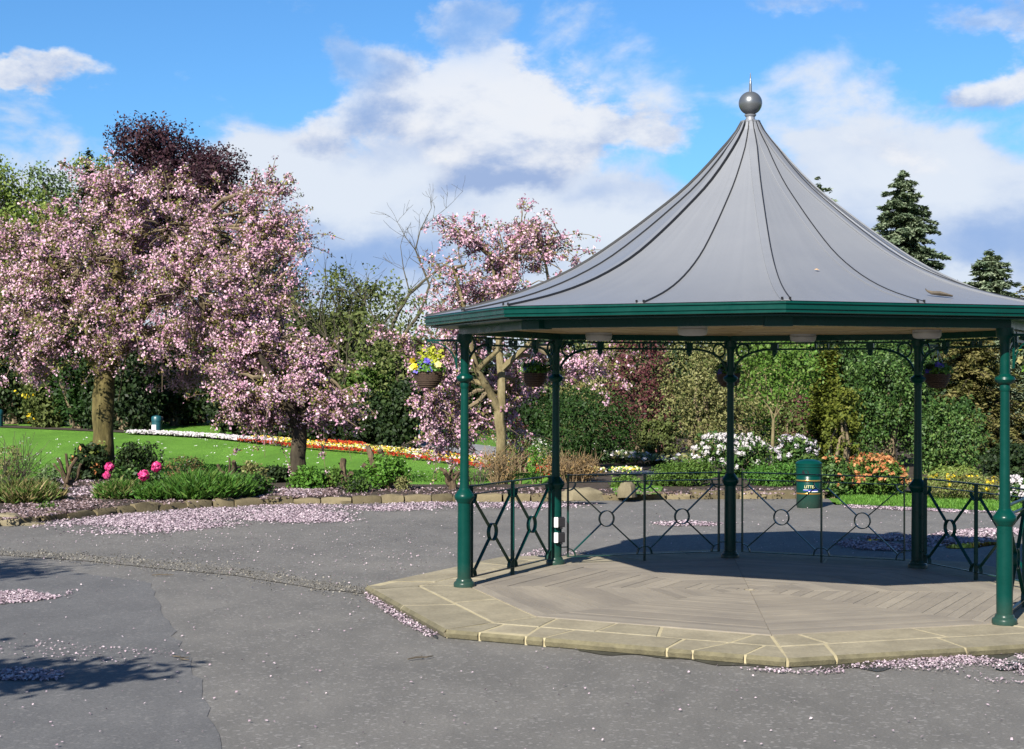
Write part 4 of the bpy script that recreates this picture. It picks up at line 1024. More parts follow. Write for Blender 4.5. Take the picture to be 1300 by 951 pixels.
# ------------------------------------------------------------------ cherry trees
def cherry(label, base, trunk_pts, trunk_r, limbs, lobes, ntw, per, sig, size, seed, bark, frac, twigs=260, sprays=0, group='flowering cherry trees', inner=.45, twr=.011, gap=-.5):
    rng = np.random.default_rng(seed)
    t = thing('cherry_tree', label, 'tree', (base[0], base[1], .08), group)
    mb = MB(); trunk_tube(mb, rng, trunk_pts, trunk_r)
    tr = mb.build('trunk', M[bark], t, True)
    mb = MB()
    for (pts_, rad) in limbs: mb.tube(pts_, rad, 9, cap=False, wob=.1, rng=rng)
    mb.build('limb', M[bark], t, True)
    ends = [np.array(l[0][-1]) for l in limbs]; mids = [np.array(q) for l in limbs for q in l[0][1:]]
    mb = MB()
    for lo in lobes:
        c = np.array(lo[:3]); st = min(mids, key=lambda q: np.linalg.norm(q - c) + .4 * max(0, q[2] - c[2]))
        for k in range(2): mb.tube(bend(rng, st, c + rng.normal(0, .12, 3), 5, .06, .07), [.05, .045, .038, .03, .024, .016], 6, cap=False)
    c0, nn, li = shell_points(rng, lobes, ntw, inner)
    # leave gaps: thin out along a lumpy field so dark hollows open between the sprays
    fld = np.sin(c0[:, 0] * 4.1 + 1.3 * np.sin(c0[:, 2] * 3.3)) + np.sin(c0[:, 2] * 5.2 + c0[:, 1] * 2.7) + np.sin(c0[:, 1] * 4.4 - c0[:, 0] * 2.2)
    kp_ = fld + rng.normal(0, .7, len(c0)) > gap; c0, nn, li = c0[kp_], nn[kp_], li[kp_]; ns = len(c0)
    ctr = np.array([l[:3] for l in lobes])[li]
    dv = unit(c0 - ctr + rng.normal(0, .12, (ns, 3)) + np.array((0, 0, .16))); ln = rng.uniform(.35, .8, ns)
    st = c0 - dv * ln[:, None] * .75
    npom = per; f = np.sort(rng.random((ns, npom)), axis=1) ** .8
    pom = (st[:, None, :] + dv[:, None, :] * (ln[:, None] * f)[..., None] + rng.normal(0, .045, (ns, npom, 3))); pom[..., 2] -= .22 * (ln[:, None] * f) ** 2
    pom = pom.reshape(-1, 3); kind = (rng.random(len(pom)) < frac[1]).astype(int); prn = rng.random(len(pom)); nq = 13
    P = np.repeat(pom, nq, 0) + rng.normal(0, sig, (len(pom) * nq, 3)); kd = np.repeat(kind, nq); sw = rng.random(len(kd)) < .14; kd = np.where(sw, 1 - kd, kd)
    nr_ = np.repeat(np.repeat(dv, npom, 0), nq, 0); T, B = orient(rng, len(P), nr_ * .6 + np.array((-.1, -.35, .3)), .75, size, .72)
    B *= np.where(kd == 1, .6, 1.0)[:, None]
    quads_mesh('blossom', P, T, B, np.clip(np.repeat(prn, nq) * .45 + rng.random(len(P)) * .55, 0, 1), [M['blossom'], M['bronze']], kd, t, .3); cc = c0
    for k in range(0, ns, 3):
        mb.tube([st[k], st[k] + dv[k] * ln[k] * .5 + np.array((0, 0, -.02)), st[k] + dv[k] * ln[k] * .95 + np.array((0, 0, -.18 * ln[k]))], [twr, twr * .7, twr * .4], 3, cap=False)
    idx = rng.choice(len(cc), min(twigs, len(cc)), replace=False)
    for i in idx:
        c = np.array(lobes[li[i]][:3]); e_ = cc[i] + nn[i] * .06
        mb.tube(bend(rng, c + (e_ - c) * rng.uniform(.05, .5), e_, 4, .06, .09), [twr * 1.5, twr * 1.3, twr, twr * .7, twr * .45], 4, cap=False)
    # thin arching twigs with blossom tufts beyond the outline
    P, T, B, Rn, Mi = [], [], [], [], []
    for k in range(sprays):
        i = rng.integers(len(cc)); d = nn[i] + rng.normal(0, .45, 3) + np.array((0, 0, .35)); d /= np.linalg.norm(d); ln = rng.uniform(.35, .95)
        st = cc[i]; pts_ = [st + d * ln * q + np.array((0, 0, -.35 * ln * q * q)) for q in (0, .33, .66, 1)]
        mb.tube(pts_, [twr * .8, twr * .7, twr * .6, twr * .4], 4, cap=False)
        for q in range(int(rng.integers(2, 6))):
            f = rng.uniform(.3, 1); c = st + d * ln * f + np.array((0, 0, -.35 * ln * f * f)); nq = 9
            P.append(c + rng.normal(0, .045, (nq, 3))); a_, b_ = orient(rng, nq, rng.normal(0, 1, (nq, 3)), .5, size, .72); T.append(a_); B.append(b_)
            Rn.append(rng.random(nq)); Mi.append((rng.random(nq) < frac[1]).astype(int))
    if sprays: quads_mesh('spray', np.concatenate(P), np.concatenate(T), np.concatenate(B), np.concatenate(Rn), [M['blossom'], M['bronze']], np.concatenate(Mi), t, .3)
    mb.build('twig', M['twig'], t)
    return t
def L_(u, v, d, u0, d0, dy=0):
    """photo pixel at depth d -> local offset from a tree base at (u0, d0)"""
    return (XU(u, d) - XU(u0, d0), d - d0 + dy, HV(v, d) - .08)
def lob(u, v, ru, rv, d, u0, d0, dep=1.0, k=1.0):
    d += {131: -1.4, 379: -.7, 636: -1.3}.get(u0, 0)
    c = L_(u, v, d, u0, d0); r = ru * d / F * k; return (*c, r, r * dep, rv * d / F * k)
U0, D0 = 131, 34.2
def q1(u, v, dy=0): return L_(u, v, D0 + dy, U0, D0)
tr1 = [(0, 0, -.3), (-.01, 0, .25), q1(131, 560), q1(131, 520), q1(132, 480), q1(137, 450)]
lim1 = [([q1(133, 470), q1(124, 440, -.1), q1(110, 400, -.4), q1(85, 360, -.8), q1(60, 330, -1)], [.17, .15, .12, .09, .05]),
        ([q1(138, 460), q1(158, 425, .2), q1(190, 385, .3), q1(220, 340, .3), q1(250, 290, .2)], [.22, .19, .15, .11, .06]),
        ([q1(137, 455), q1(145, 400, -.3), q1(150, 340, -.5), q1(145, 280, -.4)], [.18, .14, .10, .05]),
        ([q1(150, 435), q1(200, 420, -.5), q1(260, 410, -.9), q1(310, 400, -1)], [.13, .10, .08, .05]),
        ([q1(130, 470), q1(100, 440, .5), q1(60, 420, .9), q1(20, 400, 1)], [.13, .10, .08, .05])]
lobs1 = [lob(*q, U0, D0) for q in [(150, 270, 70, 62, 35.6), (110, 330, 90, 75, 34.6), (215, 290, 80, 68, 35.2), (285, 300, 66, 68, 35.8), (315, 360, 72, 70, 35.4), (240, 370, 90, 70, 34.2),
        (60, 330, 60, 65, 35.2), (30, 385, 65, 70, 35.2), (105, 410, 80, 55, 34.4), (180, 420, 70, 42, 34.6), (275, 410, 70, 42, 34.8), (330, 420, 62, 65, 35.2), (20, 445, 45, 45, 35.2), (55, 455, 50, 40, 36.4), (165, 240, 36, 30, 35.6), (120, 240, 28, 30, 35.6),
        (330, 275, 35, 42, 35.6), (225, 470, 45, 30, 36.8), (355, 310, 30, 40, 35.4), (95, 370, 85, 70, 37.2), (230, 340, 100, 75, 37.4), (0, 340, 40, 45, 36), (345, 250, 34, 26, 35.4), (370, 275, 24, 14, 35.4), (372, 330, 24, 30, 35.2), (15, 305, 36, 36, 35.4), (300, 300, 90, 60, 37)]]
cherry('large spreading pink cherry in full blossom with a stout mossy trunk at left', (XU(U0, D0), D0), tr1, [.26, .235, .225, .22, .22, .23], lim1, lobs1, 2900, 5, .052, .030, 31, 'bark', [.53, .47], 700, 420, gap=-.45)
U0, D0 = 379, 32.8
def q2(u, v, dy=0): return L_(u, v, D0 + dy, U0, D0)
lim2 = [([q2(379, 545), q2(365, 510, -.2), q2(345, 480, -.5), q2(330, 450, -.6)], [.14, .11, .08, .05]), ([q2(380, 545), q2(390, 505, 0), q2(410, 480, -.2), q2(425, 460, -.3)], [.13, .10, .07, .04]),
        ([q2(379, 540), q2(372, 480, .3), q2(360, 430, .4), q2(350, 390, .4)], [.13, .10, .07, .04])]
lobs2 = [lob(*q, U0, D0) for q in [(345, 440, 62, 40, 33.5), (402, 468, 48, 26, 33.2), (432, 497, 32, 18, 33.2), (335, 495, 52, 34, 33.0), (378, 528, 56, 20, 33.4), (300, 480, 44, 42, 33.6), (310, 530, 40, 16, 33.6), (440, 530, 24, 12, 33.0)]]
cherry('smaller pink cherry with a dark slim trunk standing just right of the big mossy-trunked one', (XU(U0, D0), D0), [(0, 0, -.3), (0, 0, .3), q2(378, 580), q2(380, 555), q2(379, 538)], [.17, .155, .15, .15, .15], lim2, lobs2, 600, 5, .052, .030, 32, 'bark_dark', [.58, .42], 260, 200, gap=.0)
U0, D0 = 636, 33.7
def q3(u, v, dy=0): return L_(u, v, D0 + dy, U0, D0)
lim3 = [([q3(634, 522), q3(620, 495, -.1), q3(606, 470, -.3), q3(600, 450, -.4), q3(592, 400, -.6), q3(575, 340, -.8)], [.095, .085, .075, .06, .045, .025]),
        ([q3(637, 522), q3(637, 480, 0), q3(634, 450, 0), q3(632, 400, .1), q3(625, 330, .1)], [.10, .09, .08, .06, .03]),
        ([q3(636, 470), q3(655, 452, -.1), q3(672, 436, -.2), q3(700, 380, -.2), q3(690, 320, 0)], [.075, .065, .055, .04, .025]),
        ([q3(606, 470, -.3), q3(618, 458, -.5), q3(632, 445, -.7), q3(640, 400, -.8), q3(650, 340, -.8)], [.06, .055, .05, .035, .02]),
        ([q3(615, 488), q3(595, 482, .2), q3(575, 470, .4), q3(550, 450, .5)], [.06, .05, .04, .02])]
lobs3 = [lob(*q, U0, D0) for q in [(590, 350, 42, 40, 34.4), (640, 320, 48, 42, 35), (640, 370, 60, 36, 34.8), (570, 400, 40, 38, 34.8), (690, 330, 38, 36, 35), (712, 300, 28, 24, 35), (680, 285, 30, 20, 35), (720, 335, 20, 18, 35), (600, 300, 34, 30, 35), (560, 460, 42, 40, 35.2), (610, 430, 60, 36, 35.6),
        (545, 505, 42, 34, 34.8), (590, 530, 52, 40, 35.6), (570, 550, 45, 28, 35.2), (650, 500, 42, 42, 36.2), (690, 460, 44, 34, 35.6), (740, 460, 42, 40, 35.2), (520, 430, 26, 26, 34.8), (660, 290, 36, 26, 35), (650, 540, 30, 30, 36.2), (620, 390, 55, 40, 36)]]
cherry('open twiggy pink cherry with a pale forked trunk behind the left side of the bandstand', (XU(U0, D0), D0), [(0, 0, -.3), (0, 0, .3), q3(636, 585), q3(637, 555), q3(634, 530), q3(635, 515)], [.14, .125, .118, .112, .115, .11], lim3, lobs3, 640, 5, .046, .031, 33, 'bark_grey', [.68, .32], 420, 330, inner=.75, twr=.010, gap=-.55)

# ------------------------------------------------------------------ trees beyond the lawn
def tree(name, label, u, d, vtop, hw, vbase_crown, mat, ncl, per, size, seed, sig=.25, bark='bark_dark', group=None, nl=10, lump=.45, inner=.5, frac=None, jit=.8, twigs=40, spiky=False):
    rng = np.random.default_rng(seed); x = XU(u, d); h = HV(vtop, d); r = hw * d / F; hb = max(.3, HV(vbase_crown, d))
    t = thing(name, label, 'tree', (x, d, 0), group)
    mb = MB(); mb.tube(bend(rng, (0, 0, -1.0), (0, 0, h * .72), 6, 0, .015), [r * .10 + .06, r * .085 + .05, r * .075 + .04, r * .06 + .03, r * .045 + .02, .05, .03], 9, cap=False)
    mb.build('trunk', M[bark], t, True)
    lobes = []; ch = h - hb; zc0 = hb + ch * .5
    lobes.append((0, 0, zc0, r * .72, r * .72, ch * .42))
    for k in range(nl):
        a = 2 * math.pi * (k + rng.random() * .5) / nl * 1.618; f = (k + .5) / nl; zc = hb + ch * (.12 + .76 * f)
        sh = math.sqrt(max(.08, 1 - ((zc - zc0) / (ch * .56)) ** 2)); rr = r * lump * rng.uniform(.8, 1.15); q = max(0, r * sh - rr * .8)
        lobes.append((math.cos(a) * q, math.sin(a) * q, zc, rr, rr, min(rr * 1.0, h - zc)))
    mb = MB()
    for lo in lobes:
        for k in range(2): mb.tube(bend(rng, (0, 0, max(hb * .8, lo[2] - ch * .3)), np.array(lo[:3]) + rng.normal(0, .2, 3), 4, .05), [.05 * r, .04 * r, .03 * r, .02 * r, .01 * r], 5, cap=False)
    cr, cc, nn, li = crown('crown', rng, lobes, ncl, per, sig, size, [M[q] for q in mat] if isinstance(mat, (list, tuple)) else M[mat], t, .6, frac, inner, jit, gapf=-1.9)
    for i in rng.choice(len(cc), min(twigs, len(cc)), replace=False):
        c = np.array(lobes[li[i]][:3]); e_ = cc[i] + nn[i] * sig * rng.uniform(.5, 2.5)
        mb.tube(bend(rng, c, e_, 3, .05), [.02, .017, .012, .006], 4, cap=False)
    mb.build('limb', M[bark], t, True)
    return t
tree('copper_beech', 'dark purple copper beech rising behind the big pink cherry', 220, 82, 150, 92, 350, 'lf_copper', 2900, 14, .085, 41, .24, nl=20, lump=.46, inner=.6, twigs=320)
tree('broadleaf_tree', 'fresh green tree at the left picture edge above the pink cherry', 8, 88, 197, 72, 420, 'lf_lightgreen', 1100, 13, .10, 42, .26, nl=12, inner=.6, twigs=120)
tree('broadleaf_tree', 'grey-green leafy tree between the left-edge tree and the copper beech', 80, 92, 202, 60, 420, 'lf_greygreen', 1000, 13, .10, 43, .26, nl=12, inner=.6, twigs=120)
tree('broadleaf_tree', 'yellow-green tree directly left of and behind the copper beech', 138, 96, 183, 50, 420, 'lf_lightgreen', 800, 13, .10, 44, .24, nl=10, inner=.55, twigs=80)
tree('broadleaf_tree', 'tall dark tree filling the gap behind the right side of the big pink cherry', 320, 78, 290, 70, 520, ['lf_dark', 'lf_haw'], 900, 13, .10, 45, .26, frac=[.6, .4])
# conifers
def conifer(name, label, u, d, vtop, hw, vref, mat, seed, lv=26, size=.09, z0=.2, droop=.25, dens=1.0, group=None, power=.85, nb0=12):
    """whorled spruce: hw = half width in photo pixels at row vref"""
    rng = np.random.default_rng(seed); x = XU(u, d); h = HV(vtop, d); href = HV(vref, d); rr = hw * d / F; Rb = rr / max(.05, (1 - href / h)) ** power
    t = thing(name, label, 'tree', (x, d, 0), group)
    mb = MB(); mb.tube([(0, 0, -.1), (0, 0, h * .5), (.02, 0, h * .97)], [.018 * h + .02, .01 * h + .015, .012], 8, cap=False); mb.build('trunk', M['bark_dark'], t, True)
    mb = MB(); P, T, B, Rn = [], [], [], []
    for i in range(lv):
        f = (i + .5) / lv; z = z0 + (h - z0) * f ** .9; Lr = (Rb * (1 - z / h) ** power + .08) * rng.uniform(.82, 1.12)
        nb = max(5, int(nb0 * (.45 + .55 * (1 - f))))
        for k in range(nb):
            zb_ = z; z = max(z0, z + rng.normal(0, .55) * (h - z0) / lv)
            a = 2 * math.pi * (k + rng.random()) / nb; ln = Lr * rng.uniform(.55, 1.18); dr = np.array((math.cos(a), math.sin(a), 0.)); sd_ = np.array((-math.sin(a), math.cos(a), 0.))
            rise = rng.uniform(.0, .22)
            zz = lambda q: ln * (rise * q - droop * q * q + .10 * max(0, q - .7))
            pb = [np.array((0, 0, z)) + dr * ln * q + np.array((0, 0, zz(q))) for q in (0, .35, .7, 1)]
            mb.tube(pb, [.012 * ln + .006, .009 * ln + .005, .007 * ln + .004, .004], 4, cap=False)
            n = int((10 + 44 * ln) * dens); q = rng.uniform(.12, 1.02, n); wdt = (.24 * ln * (1.05 - q) + .05)
            s = rng.uniform(-1, 1, n) * wdt
            p = np.array((0, 0, z)) + dr * (ln * q)[:, None] + sd_ * s[:, None]; p[:, 2] += np.array([zz(v) for v in q]) - np.abs(s) * .35 + rng.normal(0, .035, n)
            tt_ = unit(dr * .8 + sd_ * np.sign(s)[:, None] * .8 + rng.normal(0, .35, (n, 3))); nn = unit(np.array((0, 0, 1.)) + dr * .3 + rng.normal(0, .45, (n, 3)))
            bb_ = unit(np.cross(nn, tt_)); sz = (size * rng.uniform(.7, 1.3, n))[:, None]
            P.append(p); T.append(tt_ * sz); B.append(bb_ * sz * .34); Rn.append(np.clip(.5 * rng.random() + .5 * rng.random(n), 0, 1)); z = zb_
    mb.build('branch', M['bark_dark'], t)
    quads_mesh('needles', np.concatenate(P), np.concatenate(T), np.concatenate(B), np.concatenate(Rn), M[mat], None, t, .15)
    return t
conifer('spruce_tree', 'tall blue-green spruce standing behind the right slope of the roof', 1146, 60, 222, 62, 340, 'lf_spruce', 51, 30, .12, 1.5, .30, 3.0, nb0=20, power=.66)
conifer('spruce_tree', 'spruce tip showing just beyond the upper right slope of the roof', 1040, 66, 228, 45, 300, 'lf_spruce', 52, 30, .12, 1.5, .30, 1.6, nb0=14, power=.75)
conifer('spruce_tree', 'short round-topped spruce low on the skyline right of the tall blue-green one', 1258, 58, 320, 38, 372, ['lf_conifer', 'lf_spruce'][1], 53, 28, .13, 1.0, .2, 2.0, nb0=16, power=.55)
conifer('spruce_tree', 'yellowish conifer at the right picture edge on the skyline', 1312, 52, 345, 30, 400, 'lf_conifer', 54, 24, .09, .5, .25, 1.3, nb0=14, power=.6)
conifer('conifer_tree', 'olive-brown drooping conifer seen between the right-hand columns', 1232, 43, 405, 62, 520, 'lf_conifer', 55, 26, .075, .1, .35, 1.6, nb0=15, power=.5)
conifer('conifer_tree', 'dark drooping conifer right of the front right-hand column', 1300, 44, 395, 50, 500, 'lf_spruce', 56, 26, .075, .1, .35, 1.4, nb0=14, power=.5)
conifer('conifer_tree', 'small dark pointed conifer tip between the green trees at upper left', 112, 84, 192, 14, 240, 'lf_dark', 57, 26, .10, 6, .2, 1.0)
# far evergreen screen at the back of the lawn
GB = 'dark evergreens behind the lawn'
for i, (u, d, vt, hw, mt, lab) in enumerate([
        (15, 78, 400, 46, 'lf_dark', 'dark evergreen at the left edge behind the lawn'), (62, 76, 440, 34, ['lf_haw', 'fl_yellow'], 'yellow-flecked green bush behind the lawn left of the mossy trunk'),
        (98, 75, 405, 34, 'lf_yew', 'mid green evergreen close left of the mossy trunk beyond the lawn'), (160, 74, 395, 48, 'lf_dark', 'dark evergreen hidden behind the mossy trunk'),
        (225, 77, 400, 46, 'lf_dark', 'dark evergreen behind the row of white flowers'), (285, 76, 400, 46, 'lf_dark', 'dark evergreen behind the gap between the two left cherries'),
        (340, 78, 440, 46, 'lf_dark', 'dark evergreen behind the slim dark cherry trunk'), (410, 78, 400, 56, 'lf_dark', 'tall dark evergreen below the hawthorn crown'), (470, 76, 420, 48, 'lf_dark', 'dark evergreen left of the far path'), (530, 75, 430, 44, 'lf_dark', 'dark evergreen at the bend of the far path'), (590, 75, 440, 44, 'lf_dark', 'dark evergreen across the end of the far path'), (125, 82, 385, 60, 'lf_dark', 'tall dark evergreen directly behind the mossy trunk, furthest back'), (255, 82, 380, 60, 'lf_dark', 'tall dark evergreen behind the middle of the white flower row, furthest back'), (375, 84, 390, 60, 'lf_dark', 'tall dark evergreen between the slim dark cherry and the hawthorn, furthest back')]):
    shrub('evergreen_shrub', lab, 'shrub', u, d, hw, vt, mt, 10000, .11, 0, .5, gapf=-2.6, seed=200 + i, group=GB, per=12, sig=.2, dep=.8, frac=[.975, .025] if isinstance(mt, list) else None)
for i, (u, d, vt, hw, lab) in enumerate([(300, 70, 500, 34, 'low dark shrub behind the middle of the flower row, left of the slim dark cherry'), (352, 69, 495, 34, 'low dark shrub behind the flower row at the slim dark cherry trunk'), (408, 67, 490, 34, 'low dark shrub behind the flower row right of the slim dark cherry trunk'), (462, 65.5, 500, 30, 'low dark shrub behind the flower row below the bright green leafy shrub'), (512, 63.5, 485, 28, 'low dark shrub in front of the leafless tree trunk')]):
    shrub('evergreen_shrub', lab, 'shrub', u, d, hw, vt, 'lf_dark', 4500, .10, 0, .5, gapf=-2.6, seed=260 + i, group='low dark shrubs behind the flower row', per=12, sig=.18, dep=.7)
# hawthorn with bare limbs
rng = np.random.default_rng(61)
t, r2, lobes, rr, hh = shrub('hawthorn_tree', 'bushy olive-green hawthorn between the left cherries and the bandstand', 'tree', 436, 70, 74, 333, 'lf_haw', 17000, .085, 0, .5, seed=61, per=12, sig=.2, inner=.6, nl=10, stem_mat='bark', dep=.7)
mb = MB()
for k in range(16):
    a = rng.random() * 6.28; grow(mb, rng, (math.cos(a) * .4, -.8 + math.sin(a) * .4, 1.6 + rng.random() * 2.4), (math.cos(a) * 1.3, -.5, .8), 2.6, .06, 2, .6, n=5, up=.12)
for (u, v) in ((352, 330), (376, 308), (430, 336), (452, 330)):
    e_ = np.array((XU(u, 69) - XU(436, 70), -1, HV(v, 69) + .5)); st = np.array((e_[0] * .5, -.6, 4.2)); grow(mb, rng, st, e_ - st, np.linalg.norm(e_ - st) * .55, .05, 2, .5, n=5, up=0)
mb.build('limb', M['twig_grey'], t)
shrub('leafy_shrub', 'bright green leafy shrub low in front of the hawthorn', 'shrub', 470, 67, 42, 450, 'lf_box', 6000, .085, 0, .5, seed=62)
# bare tree left of the bandstand eave
rng = np.random.default_rng(71); bx0, bd0 = 512, 66
t = thing('bare_tree', 'leafless grey-barked tree reaching into the sky left of the bandstand eave', 'tree', (XU(bx0, bd0), bd0, 0))
def qb(u, v, dy=0): return L_(u, v, bd0 + dy, bx0, bd0)
mb = MB(); mb.tube([(0, 0, -1.4), (.02, 0, .8), qb(510, 510), qb(505, 460)], [.2, .18, .16, .15], 9, cap=False, wob=.1, rng=rng); mb.build('trunk', M['bark_dark'], t, True)
mb = MB()
for pts_, rad in [([qb(505, 460), qb(492, 425), qb(505, 395), qb(520, 370), qb(545, 348), qb(570, 330), qb(596, 318)], [.10, .08, .07, .06, .045, .03, .015]),
                  ([qb(506, 455), qb(515, 420), qb(533, 395), qb(545, 360), qb(535, 335), qb(527, 315), qb(533, 290), qb(547, 262)], [.08, .07, .06, .05, .04, .03, .02, .01]),
                  ([qb(520, 370), qb(512, 340), qb(508, 310)], [.03, .02, .01]), ([qb(527, 315), qb(515, 300), qb(504, 280)], [.02, .015, .008]), ([qb(533, 290), qb(550, 275), qb(566, 262)], [.018, .012, .007]),
                  ([qb(508, 480), qb(540, 470), qb(570, 462), qb(600, 470)], [.06, .05, .035, .02]), ([qb(505, 450), qb(480, 410), qb(462, 380)], [.05, .035, .02])]:
    rad = [q * 1.1 for q in rad]; mb.tube(pts_, rad, 7, cap=False)
    for i in range(1, len(pts_)):
        for k in range(3):
            d = np.array(pts_[i]) - np.array(pts_[i - 1]); d = d / np.linalg.norm(d) + rng.normal(0, .6, 3)
            grow(mb, rng, pts_[i], d, rng.uniform(.5, 1.1), max(.008, rad[i] * .4), 1, .6, n=4, up=.1, kids=(1, 3))
mb.build('limb', M['twig_grey'], t)
n = 2600; c = np.array([qb(505 + rng.normal(0, 34), 440 + rng.normal(0, 34), rng.normal(0, .7)) for _ in range(n // 10)]); P = np.repeat(c, 10, 0) + rng.normal(0, .2, (n // 10 * 10, 3)); n = len(P)
T, B = orient(rng, n, np.tile((0, -1., .6), (n, 1)), .9, .085, .55); quads_mesh('foliage', P, T, B, rng.random(n), M['lf_haw'], None, t)

# ------------------------------------------------------------------ shrubbery seen through the bandstand
S = shrub
S('yew_bush', 'broad dark green yew behind the thin column at left', 'shrub', 738, 42.5, 78, 486, 'lf_yew', 17000, .05, 0, .5, gapf=-1.2, seed=301, asp=.4, per=12)
S('round_bush', 'clipped yellow-green round bush by the path, upper left of its pair', 'shrub', 656, 47, 13, 552, 'lf_box', 1500, .035, 0, .55, seed=302)
S('round_bush', 'clipped brighter green round bush by the path, lower right of its pair', 'shrub', 682, 45, 17, 561, 'lf_bright', 1800, .035, 0, .55, seed=303)
S('brown_shrub', 'small reddish-brown shrub behind the forked cherry trunk', 'shrub', 662, 50, 18, 525, 'lf_purple', 1500, .05, 0, .5, seed=304)
S('twiggy_shrub', 'tall pale olive twiggy shrub behind the dark yew', 'shrub', 752, 54, 60, 425, 'lf_olive', 9000, .055, 0, .5, seed=305)
S('purple_shrub', 'dark purple-leaved shrub between the yew and the grey-olive bush', 'shrub', 812, 46, 52, 415, ['lf_purple', 'lf_haw'], 9000, .05, 0, .55, seed=306, frac=[.85, .15])
S('olive_bush', 'large grey-olive bush filling the view behind the middle column', 'shrub', 902, 42.5, 70, 425, ['lf_olive', 'lf_haw'], 21000, .040, 0, .5, seed=307, per=12, inner=.55, nl=14, frac=[.78, .22], jit=1.1)
S('olive_bush', 'lower dark-shaded olive shrub right of the dark yew', 'shrub', 835, 41, 30, 530, 'lf_haw', 4500, .042, 0, .5, seed=308)
S('box_bush', 'clipped green box bush in front of the middle railing, left of the rear column', 'shrub', 866, 32.2, 48, 586, 'lf_box', 9000, .026, .08, .5, seed=309, dep=.7, per=12)
S('box_bush', 'clipped green box bush just left of the green litter bin', 'shrub', 982, 32.4, 40, 588, 'lf_fern', 8000, .026, .08, .5, seed=310, dep=.7, per=12, droop=.5)
S('green_shrub', 'dense leafy green shrub behind the slender sapling', 'shrub', 1000, 46, 58, 432, ['lf_bright', 'lf_olive'], 13000, .05, 0, .5, seed=311, frac=[.7, .3])
S('green_shrub', 'grey-brown shaded shrub above the white rhododendron, right of the sapling', 'shrub', 1020, 43, 38, 500, ['lf_haw', 'lf_purple'], 6000, .045, 0, .5, seed=312, frac=[.8, .2])
# sapling
rng = np.random.default_rng(81); t = thing('sapling', 'slender young tree with a bare pale stem and bright green leaves', 'tree', (XU(981, 37), 37, 0))
def qs(u, v, dy=0): return L_(u, v, 37 + dy, 981, 37)
mb = MB(); mb.tube([(0, 0, 0), qs(981, 560), qs(982, 528)], [.05, .044, .034], 9, cap=False); mb.build('trunk', M['bark_grey'], t, True)
mb = MB()
for pts_ in ([qs(982, 530), qs(975, 505), qs(972, 470), qs(970, 440)], [qs(982, 530), qs(988, 505), qs(990, 470), qs(992, 430)], [qs(983, 525), qs(1000, 500), qs(1012, 470)], [qs(981, 520), qs(965, 495), qs(950, 470)]): mb.tube(pts_, [.018, .014, .011, .007][:len(pts_)], 6, cap=False)
mb.build('limb', M['bark_grey'], t, True)
crown('crown', rng, [(*qs(970, 445), .75, .6, .5), (*qs(1005, 445), .7, .6, .6), (*qs(1025, 470), .35, .3, .35), (*qs(950, 480), .35, .3, .4), (*qs(990, 485), .4, .3, .4)], 300, 11, .14, .045, M['lf_fresh'], t, .6, None, .8)
def blooms(t, rng, lobes, n, nper, r, mat, name='flower_cluster', up=.5, size=.03, front=True, zmin=.1, asp=.8):
    """round flower trusses set on the foliage skin, joined into one part"""
    c, nr, _ = shell_points(rng, lobes, n * 2, .12); k = (nr[:, 2] > -.2) & (c[:, 2] > zmin); c, nr = c[k][:n], nr[k][:n]; n = len(c)
    d = unit(rng.normal(0, 1, (n * nper, 3)) + np.repeat(nr, nper, 0) * .8); P = np.repeat(c + nr * r * .5, nper, 0) + d * r
    T, B = orient(rng, n * nper, d, .3, size, asp); return tag(quads_mesh(name, P, T, B, np.clip(np.repeat(rng.random(n), nper) * .5 + rng.random(n * nper) * .5, 0, 1), M[mat], None, t, .15), kind='stuff')
t, r2, lo, rr, hh = S('white_rhododendron', 'white-flowering rhododendron behind the rear middle column', 'shrub', 932, 36, 48, 552, 'lf_holly', 3600, .05, .05, .5, seed=313, dep=.8); blooms(t, r2, lo, 120, 24, .062, 'fl_white', size=.022)
t, r2, lo, rr, hh = S('white_rhododendron', 'mauve-shadowed white rhododendron just left of and behind the litter bin', 'shrub', 1012, 35, 28, 553, 'lf_holly', 2600, .05, .05, .5, seed=314, dep=.8); blooms(t, r2, lo, 55, 22, .06, 'fl_white_shade', size=.022)
conifer('golden_conifer', 'narrow golden-green upright conifer behind the litter bin', 1052, 40, 447, 20, 520, 'lf_gold', 58, 34, .07, 0, -.35, 2.2, nb0=14, power=.28)
S('green_shrub', 'yellow-green feathery shrub at the foot of the golden conifer', 'shrub', 1068, 37, 26, 480, 'lf_gold', 5500, .045, 0, .5, seed=315)
S('camellia_bush', 'huge glossy dark green evergreen bush behind the rear right-hand column', 'shrub', 1128, 40, 72, 425, 'lf_holly', 24000, .042, 0, .45, seed=316, per=12, nl=12, inner=.5)
S('camellia_bush', 'glossy green evergreen mound between the two right-hand columns', 'shrub', 1205, 37.5, 52, 500, 'lf_holly', 13000, .042, 0, .48, seed=317, per=12, nl=10)
S('dark_shrub', 'dark leafy shrub low beside the right edge behind the white flowers', 'shrub', 1282, 34, 34, 560, 'lf_dark', 5000, .045, 0, .5, seed=318)
t, r2, lo, rr, hh = S('pieris_bush', 'rounded bush of glowing orange young leaves right of the litter bin', 'shrub', 1112, 30.8, 42, 577, 'lf_box', 4200, .036, .02, .5, seed=319, dep=.8); blooms(t, r2, lo, 165, 9, .038, 'fl_orange', 'orange_shoot', size=.036, asp=.5, zmin=.25)
t, r2, lo, rr, hh = S('pieris_bush', 'dark green bush with a few orange tips right behind the litter bin', 'shrub', 1058, 30.6, 25, 578, 'lf_holly', 4200, .036, .02, .5, seed=320, dep=.8); blooms(t, r2, lo, 30, 9, .035, 'fl_orange', 'orange_shoot', size=.03, asp=.5)
